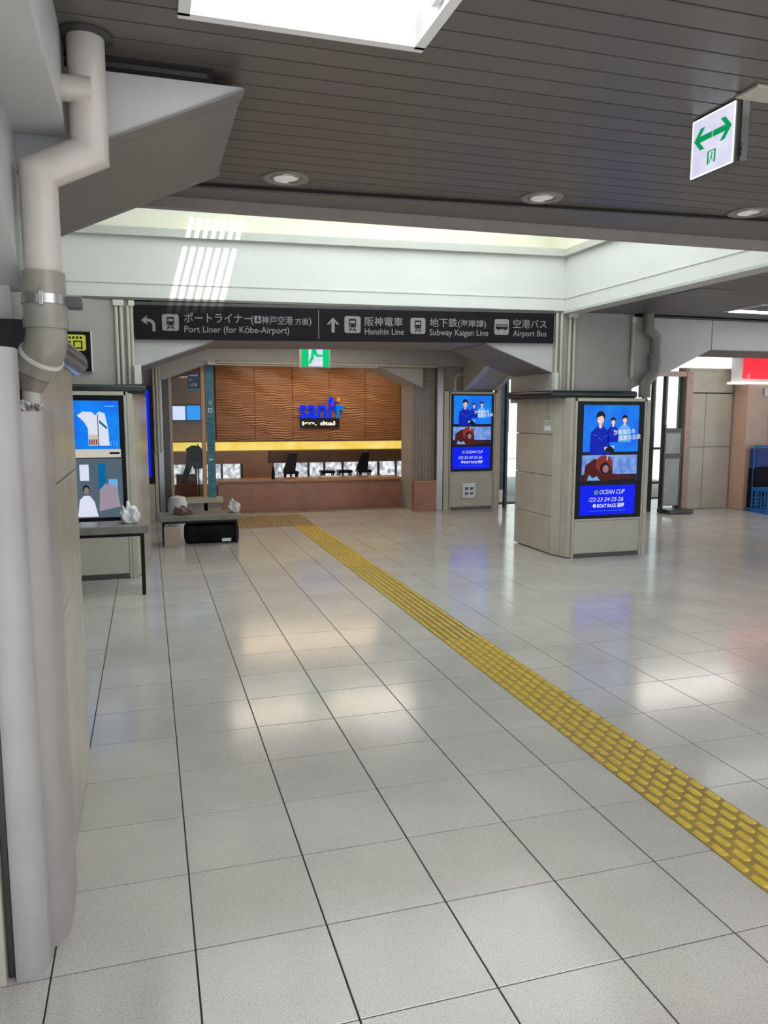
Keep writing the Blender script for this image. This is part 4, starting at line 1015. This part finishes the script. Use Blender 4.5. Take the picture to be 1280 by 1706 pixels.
# seats and tables in silhouette
for k, (x, lab) in enumerate(((2.32, 'dark stool before the bright strip window, leftmost'), (2.98, 'dark stool before the bright strip window, second from left'), (3.30, 'dark stool before the bright strip window, third from left'), (3.66, 'dark stool before the bright strip window, rightmost'))):
    t = thing('stool', lab, 'stool', (x, 11.4, 0), 'dark stools in the shop')
    box('seat', BLACK, t, x-0.13, x+0.13, 11.3, 11.5, 0.50, 0.55, bev=0.01)
    for e in (-0.1, 0.1):
        for f in (11.33, 11.47): MB().tube([(x+e, f, 0.50), (x+e*1.25, f, 0.0)], 0.014, 8).build('leg', BLACK, t)
    if k in (0, 3): MB().prism([(x-0.12, 11.48, 0.55), (x+0.10, 11.48, 0.55), (x+0.14, 11.50, 0.86), (x, 11.50, 0.86)], (0, 0.03, 0)).build('backrest', BLACK, t)
# front low counter
lc = thing('counter', 'long low reddish-brown counter across the far shopfront', 'counter', (2.9, 10.2, 0))
box('front', TERRA, lc, 0.95, 3.98, 10.2, 10.34, 0.0, 0.47)
box('top', TERRA, lc, 0.92, 3.98, 10.17, 10.60, 0.47, 0.51, bev=0.008)
box('top_edge', ORANGE, lc, 2.0, 3.98, 10.160, 10.172, 0.472, 0.508)
ce = thing('counter_end', 'short reddish-brown counter end standing against the mosaic-tiled pillar', 'counter', (4.1, 9.55, 0))
box('end_block', TERRA, ce, 3.985, 4.36, 9.50, 9.60, 0.0, 0.47, bev=0.004)
box('end_top', ORANGE, ce, 3.985, 4.36, 9.495, 9.60, 0.471, 0.49)
box('tray', CLOTHW, lc, 2.62, 2.95, 10.24, 10.42, 0.512, 0.535, bev=0.006)
bt = thing('bottle', 'slim dark bottle standing on the low brown counter', 'bottle', (1.84, 10.3, 0.51))
MB().tube([(1.84, 10.3, 0.511), (1.84, 10.3, 0.64), (1.84, 10.3, 0.67), (1.84, 10.3, 0.72)], [0.028, 0.028, 0.012, 0.012], 12).build('body', BLACK, bt, smooth=True)
# shop floor planks
for k in range(10):
    o = MB().box(0.6+k*0.42, 0.6+k*0.42+0.41, 9.86, 10.165, 0.0, 0.004).build('floor_plank', FLOOR2, floor)
    o.name = 'floor_plank'
# glass shopfront at the left with banner, monitors, poster
gf = thing('window_3', None, None, (0.5, 9.8, 0), kind='structure')
box('pane', GLASS, gf, 0.235, 0.69, 9.80, 9.812, 0.30, 2.25)
box('sill', BEIGEF, gf, 0.225, 0.98, 9.70, 9.92, 0.22, 0.30, bev=0.006)
box('sill_front', PANELU, gf, 0.235, 0.95, 9.76, 9.88, 0.0, 0.22)
box('frame_post', mat('pink_frame', (0.52, 0.42, 0.38), rough=0.4, noise=0.1), gf, 0.232, 0.272, 9.76, 9.84, 0.30, 2.1, bev=0.003)
box('frame_post', mat('orange_post', (0.55, 0.33, 0.20), rough=0.4, noise=0.1), gf, 0.695, 0.755, 9.76, 9.84, 0.0, 2.30, bev=0.003)
bn = thing('banner', 'tall narrow blue-green banner with pale writing beside the brown wall', 'banner', (0.83, 9.75, 0.3))
MB().box(0.765, 0.885, 9.75, 9.765, 0.30, 2.28).build('cloth', BLUEBAN, bn)
pb = Plane2((0.765, 9.75, 0.30), (1, 0, 0), (0, 0, 1), (0, -1, 0))
for k in range(16): pb.rect('print_line', 0.02, 0.10, 0.66+k*0.035, 0.672+k*0.035, NAVY, bn)
pb.rect('print_square', 0.03, 0.09, 1.28, 1.34, WHITE, bn); pb.rect('print_square', 0.045, 0.075, 1.295, 1.325, NAVY, bn, d=0.003)
text('日', 0.06, pb.p(0.035, 1.40, 0.002), (1, 0, 0), (0, 0, 1), WHITE, bn, depth=0.0005)
pb.rect('print_bar', 0.025, 0.085, 0.56, 0.585, WHITE, bn)
po = thing('poster', 'dark blue poster with white lettering behind the left shop glass', 'poster', (0.6, 9.78, 1.9))
box('sheet', NAVY, po, 0.515, 0.690, 9.780, 9.784, 1.89, 2.15)
pq = Plane2((0.515, 9.78, 1.89), (1, 0, 0), (0, 0, 1), (0, -1, 0))
for k in range(6): pq.rect('small_mark', 0.02+k*0.022, 0.036+k*0.022, 0.222, 0.240, WHITE, po, t=0.0005)
text('NAO', 0.035, pq.p(0.01, 0.155, 0.001), (1, 0, 0), (0, 0, 1), WHITE, po, depth=0.0004, width=0.05)
text('んの旅', 0.060, pq.p(0.02, 0.075, 0.001), (1, 0, 0), (0, 0, 1), WHITE, po, depth=0.0004, width=0.11)
pq.rect('wave', 0.0, 0.175, 0.0, 0.04, BLUEBAN, po)
mo = thing('monitor', 'bright white half of a pair of small screens behind the left shop glass', 'monitor', (0.38, 9.9, 1.4))
box('casing', BLACK, mo, 0.275, 0.475, 9.90, 9.93, 1.44, 1.70); box('screen', lit('screen_whitish', (0.62, 0.70, 1.0), 1.1), mo, 0.285, 0.470, 9.894, 9.899, 1.465, 1.67)
mo = thing('monitor', 'plain blue half of a pair of small screens behind the left shop glass', 'monitor', (0.59, 9.9, 1.4))
box('casing', BLACK, mo, 0.478, 0.700, 9.90, 9.93, 1.44, 1.70); box('screen', lit('screen_azure', (0.02, 0.30, 0.95), 1.0), mo, 0.488, 0.690, 9.894, 9.899, 1.465, 1.68)
sh = box('display_shelf', DSTEEL, None, 0.24, 0.92, 9.84, 9.97, 1.405, 1.425); tag(sh, 'thin dark shelf under the pair of small screens', 'shelf')
# person-like coat stand silhouette inside: dark coat hanging
ct = thing('coat_stand', 'slim stand with a black coat and hanging sleeve behind the left shop glass', 'coat stand', (0.66, 10.9, 0))
MB().tube([(0.70, 10.9, 0.0), (0.70, 10.9, 1.06)], 0.012, 10).build('pole', DSTEEL, ct, smooth=True)
MB().tube([(0.70, 10.9, 0.0), (0.70, 10.9, 0.02)], 0.10, 20).build('base', DSTEEL, ct)
MB().prism([(0.50, 10.86, 0.98), (0.60, 10.86, 1.04), (0.72, 10.86, 1.03), (0.78, 10.86, 0.96), (0.78, 10.86, 0.66), (0.62, 10.86, 0.66), (0.60, 10.86, 0.72)], (0, 0.07, 0)).bevel(0.012, 2).build('coat', BAG, ct, smooth=True)
MB().tube([(0.58, 10.89, 0.90), (0.55, 10.88, 0.72), (0.50, 10.87, 0.58), (0.47, 10.87, 0.48), (0.46, 10.87, 0.44)], [0.06, 0.055, 0.05, 0.04, 0.03], 14).build('sleeve', BAG, ct, smooth=True)
rd = box('red_glow_panel', mat('dull_red', (0.28, 0.09, 0.07), rough=0.4, noise=0.3), None, 0.35, 0.68, 11.1, 11.2, 0.0, 0.55); tag(rd, 'dull red panel put in for a red glow behind the left shop glass', 'glow panel')  # red glow put in as a dull red solid
# bright poster column right of the wood wall
wc = thing('window_4', None, None, (5.0, 12.0, 0), kind='structure')
box('frame', BLACK, wc, 4.80, 4.87, 11.94, 12.02, 0.3, 2.02)
for k, (a, b, c) in enumerate(((1.66, 1.97, lit('poster_red', (0.75, 0.03, 0.05), 0.9)), (1.46, 1.655, lit('poster_cyan', (0.55, 0.75, 0.80), 0.9)), (0.66, 1.45, LITW), (0.28, 0.65, LITW))):
    box('pane', c, wc, 4.88, 5.10, 11.96, 11.98, a, b)

# ================================================================== BENCHES AND BAGS, LEFT
def bench(label, x0, x1, y0, y1, z):
    t = thing('bench', label, 'bench', ((x0+x1)/2, (y0+y1)/2, 0), 'low grey benches along the left side')
    box('seat', STONEG, t, x0, x1, y0, y1, z-0.07, z, bev=0.01)
    box('frame', BLACK, t, x0+0.05, x1-0.05, y0+0.05, y1-0.05, z-0.10, z-0.071)
    for x in (x0+0.06, x1-0.06):
        for yy in (y0+0.06, y1-0.06): box('leg', BLACK, t, x-0.015, x+0.015, yy-0.015, yy+0.015, 0.0, z-0.10)
    return t
bench('grey bench slab in front of the left screen cabinet', -0.98, -0.10, 4.72, 5.08, 0.62)
bench('grey bench slab further back beside the left steel post, bags beneath', 0.0, 0.98, 7.25, 7.65, 0.36)
bg_ = MB(); bg_.box(0.30, 0.95, 7.32, 7.58, 0.0, 0.235); bg_.bevel(0.05, 3)
bgo = thing('travel_bag', 'black travel bag pushed under the far grey bench', 'bag', (0.6, 7.4, 0))
bg_.build('body', BAG, bgo, smooth=True)
MB().tube([(0.45, 7.31, 0.16), (0.50, 7.28, 0.10), (0.62, 7.28, 0.10), (0.68, 7.31, 0.16)], 0.008, 8).build('handle', BAG, bgo, smooth=True)
box('white_tag', WHITE, bgo, 0.74, 0.85, 7.300, 7.312, 0.02, 0.06, bev=0.004)
cb = box('cardboard_box', mat('tan_board', (0.42, 0.34, 0.27), rough=0.6, noise=0.1), None, 0.06, 0.24, 7.2, 7.24, 0.0, 0.235, bev=0.004); tag(cb, 'small tan box standing at the left end of the far grey bench', 'box')
def heap(name, label, cat, cx, cy, z0, rx, ry, h, m_, seed=1):
    rnd = random.Random(seed); mb = MB()
    bmesh.ops.create_icosphere(mb.bm, subdivisions=3, radius=1)
    for v in mb.bm.verts:
        n = 1+0.22*math.sin(v.co.x*5+seed)*math.cos(v.co.y*4+seed*2)+0.10*math.sin(v.co.z*9+v.co.x*7)
        v.co = Vector((cx+v.co.x*rx*n, cy+v.co.y*ry*n, z0+max(0, (v.co.z+0.55)/1.55)*h*n))
    return tag(mb.build(name, m_, smooth=True), label, cat)
heap('scarf', 'crumpled dark red and grey scarf lying on the far grey bench', 'scarf', 0.30, 7.42, 0.36, 0.12, 0.10, 0.09, mat('red_grey_cloth', (0.20, 0.17, 0.15), rough=0.8, noise=0.9, nscale=18, color2=(0.16, 0.03, 0.03)), 2)
heap('plastic_bag', 'white plastic bag slumped at the right end of the far grey bench', 'bag', 0.90, 7.45, 0.36, 0.07, 0.09, 0.15, CLOTHW, 3)
heap('plastic_bag', 'white plastic bag on the near grey bench by the left screens', 'bag', -0.26, 4.9, 0.62, 0.08, 0.09, 0.16, CLOTHW, 5)
sc_ = MB().tube([(0.27, 8.6, 0.0), (0.27, 8.6, 0.36), (0.27, 8.6, 0.44), (0.27, 8.6, 0.46)], [0.11, 0.13, 0.10, 0.03], 24).build('waste_bin', CLOTHW, smooth=True)
tag(sc_, 'small white rounded bin before the left shop glass', 'bin')

# ================================================================== RIGHT BACK
wb = MB().box(8.30, 12.4, 8.55, 8.75, 0.0, ZC).build('wall_right_back', BEIGE, kind='structure')
for (a, b, c, d) in ((8.33, 8.68, 0.01, 1.02), (8.69, 9.20, 0.01, 1.02), (8.33, 8.68, 1.035, 1.90), (8.69, 9.20, 1.035, 1.90), (8.33, 9.20, 1.915, 2.30)):
    MB().box(a, b, 8.53, 8.55, c, d).bevel(0.002, 1).build('wall_panel', BEIGE, wb)
box('reveal', DARK, wb, 8.40, 9.2, 8.522, 8.53, 1.90, 1.912)
cp = box('door_frame', mat('pink_stone', (0.36, 0.25, 0.21), rough=0.3, noise=0.2), None, 8.20, 8.31, 8.40, 8.56, 0.0, 2.24); tag(cp, 'pinkish-brown post at the right end of the outside windows', 'post')
cp = box('lintel', mat('pink_stone', (0.36, 0.25, 0.21)), None, 7.3, 8.2, 8.42, 8.52, 2.16, 2.24); tag(cp, 'pinkish-brown bar above the outside windows on the right', 'bar')
lf = box('lit_fascia', WLIT, None, 8.0, 9.05, 8.36, 8.5, 2.30, 2.50); tag(lf, 'lit white band above the beige wall panels on the right', 'fascia')  # ceiling light on the band put into its material as a glow
sp2 = box('salmon_pillar', SALMON, None, 9.22, 9.62, 8.2, 8.52, 0.0, 2.1, bev=0.01); tag(sp2, 'salmon-coloured pillar beside the beige wall panels', 'pillar')
so = box('side_opening', mat('warm_wall', (0.50, 0.33, 0.20), rough=0.5, noise=0.2), None, 9.64, 12.2, 8.50, 8.54, 0.0, 2.1); tag(so, 'warm tan shop wall at the right edge behind the blue crates', 'wall panel')
nt_ = box('notice_plate', STEEL, None, 9.52, 9.60, 8.18, 8.198, 1.86, 1.98); tag(nt_, 'small dark notice plate high on the salmon pillar', 'plate')
rs = thing('shop_sign', 'red lit box sign with white frame at the right edge', 'sign', (9.6, 8.2, 2.1))
box('box_body', WHITE, rs, 9.0, 11.4, 8.16, 8.36, 2.08, 2.62)
box('lit_panel', REDBOX, rs, 9.05, 11.4, 8.148, 8.158, 2.13, 2.56)
box('bottom_tray', WLIT, rs, 8.93, 11.4, 8.05, 8.36, 2.045, 2.08)
text('SI', 0.09, (9.12, 8.146, 2.14), (1, 0, 0), (0, 0, 1), mat('sign_letters', (0.8, 0.3, 0.3), emis=(1, 0.35, 0.35), estr=0.8), rs, depth=0.001)
# blue crates on a trolley
def crate(label, x0, y0, z0, w=0.52, d=0.36, h=0.34):
    t = thing('crate', label, 'crate', (x0+w/2, y0+d/2, z0), 'blue crates at the right edge')
    box('base', CRATE, t, x0, x0+w, y0, y0+d, z0, z0+0.02)
    for (a, b, c, e) in ((x0, x0+w, y0, y0+0.015), (x0, x0+w, y0+d-0.015, y0+d), (x0, x0+0.015, y0+0.015, y0+d-0.015), (x0+w-0.015, x0+w, y0+0.015, y0+d-0.015)):
        box('rim', CRATE, t, a, b, c, e, z0+h-0.05, z0+h)
        box('lower_band', CRATE, t, a, b, c, e, z0+0.02, z0+0.06)
        lat = MB(); n = 9 if b-a > 0.1 else 6
        for k in range(n):
            if b-a > 0.1: q = a+(b-a-0.014)*k/(n-1); lat.box(q, q+0.014, c+0.003, e-0.003, z0+0.06, z0+h-0.05)
            else: q = c+(e-c-0.014)*k/(n-1); lat.box(a+0.003, b-0.003, q, q+0.014, z0+0.06, z0+h-0.05)
        for zz in (0.11, 0.17, 0.23): lat.box(a+0.002, b-0.002, c+0.004, e-0.004, z0+zz, z0+zz+0.01)
        lat.build('lattice', CRATE, t, kind='stuff')
    return t
crate('blue lattice crate on the floor at the right edge', 9.20, 7.62, 0.0, w=0.75, h=0.40)
hp = thing('trolley', 'dark blue trolley frame standing behind the lattice crate at the right edge', 'trolley', (9.5, 8.0, 0))
for x in (9.28, 10.0): MB().tube([(x, 8.05, 0.05), (x, 8.05, 1.05)], 0.015, 8).build('upright', CRATE, hp)
MB().tube([(9.28, 8.05, 1.05), (10.0, 8.05, 1.05)], 0.015, 8).build('handle', CRATE, hp)
box('platform', CRATE, hp, 9.25, 10.03, 8.0, 8.18, 0.02, 0.05)
box('load', BAG, hp, 9.27, 9.62, 8.01, 8.16, 0.40, 0.70, bev=0.02)
box('load', mat('navy_cloth', (0.02, 0.05, 0.25), rough=0.7, noise=0.4), hp, 9.62, 10.0, 8.01, 8.16, 0.05, 0.95, bev=0.02)
box('load', mat('navy_cloth', (0.02, 0.05, 0.25)), hp, 9.28, 9.60, 8.01, 8.16, 0.71, 1.02, bev=0.02)
box('load', BAG, hp, 9.27, 9.61, 8.01, 8.16, 0.05, 0.395, bev=0.02)

# glazed opening to the street, right
wg = thing('window_5', None, None, (7.9, 8.5, 0), kind='structure')
for x in (6.3, 7.0, 7.62, 7.84, 8.16): box('mullion', DSTEEL, wg, x, x+0.035, 8.44, 8.52, 0.0, 2.18)
for z in (1.0, 0.45): box('transom', DSTEEL, wg, 6.3, 8.18, 8.45, 8.5, z, z+0.035)
for a, b in ((6.335, 7.0), (7.035, 7.62), (7.655, 7.84), (7.875, 8.16)): box('pane', GLASS, wg, a, b, 8.476, 8.484, 0.02, 2.16)
wh = thing('window_6', None, None, (5.6, 9.5, 0), kind='structure')
box('banner_glass', mat('teal_glass', (0.06, 0.15, 0.20), rough=0.2, noise=0.4, nscale=9), wh, 5.475, 5.60, 9.6, 9.62, 0.3, 2.1)
box('mullion', DSTEEL, wh, 5.60, 5.64, 9.56, 9.64, 0.0, 2.1)
box('pane', GLASS, wh, 5.64, 6.28, 9.6, 9.608, 0.0, 2.2)
box('mullion', DSTEEL, wh, 6.28, 6.32, 9.56, 9.64, 0.0, 2.2)
hd = MB().box(5.4, 8.3, 9.5, 9.7, 2.2, ZC).build('trim_10', PANELU, kind='structure')
# brochure stand inside the window
bs = thing('sign_stand', 'grey free-standing sign board on a dark base before the bright window', 'sign stand', (7.75, 8.2, 0))
box('board', mat('grey_board', (0.30, 0.31, 0.33), rough=0.4, noise=0.2), bs, 7.66, 7.98, 8.18, 8.21, 0.12, 1.34, bev=0.01)
box('band', DSTEEL, bs, 7.655, 7.985, 8.172, 8.215, 0.88, 0.95); box('band', DSTEEL, bs, 7.655, 7.985, 8.172, 8.215, 1.28, 1.345)
for x in (7.66, 7.96): box('post', DSTEEL, bs, x, x+0.02, 8.17, 8.22, 0.0, 1.40)
box('base', DSTEEL, bs, 7.70, 8.15, 8.02, 8.36, 0.0, 0.07, bev=0.02)
# street beyond
pv = MB().box(5.0, 20, 9.7, 30, -0.12, -0.02).build('floor_outside', OUTSIDE, kind='structure')
bd = thing('street_building', 'pale street building seen through the windows on the right', 'building', (12, 22, 0))
box('body', OUTBLD, bd, 9.5, 17, 22, 24, 0, 9)
for a in range(6):
    for b in range(4): box('window', mat('far_window', (0.08, 0.12, 0.15), rough=0.1), bd, 9.9+a*1.1, 10.6+a*1.1, 21.97, 22.0, 0.9+b*2.1, 2.2+b*2.1)
# outer enclosure on the left so the view from beside stays closed
wL = MB().box(-2.8, -2.6, -3.2, 13.2, 0.0, ZC).build('wall_left', PANELU, kind='structure')
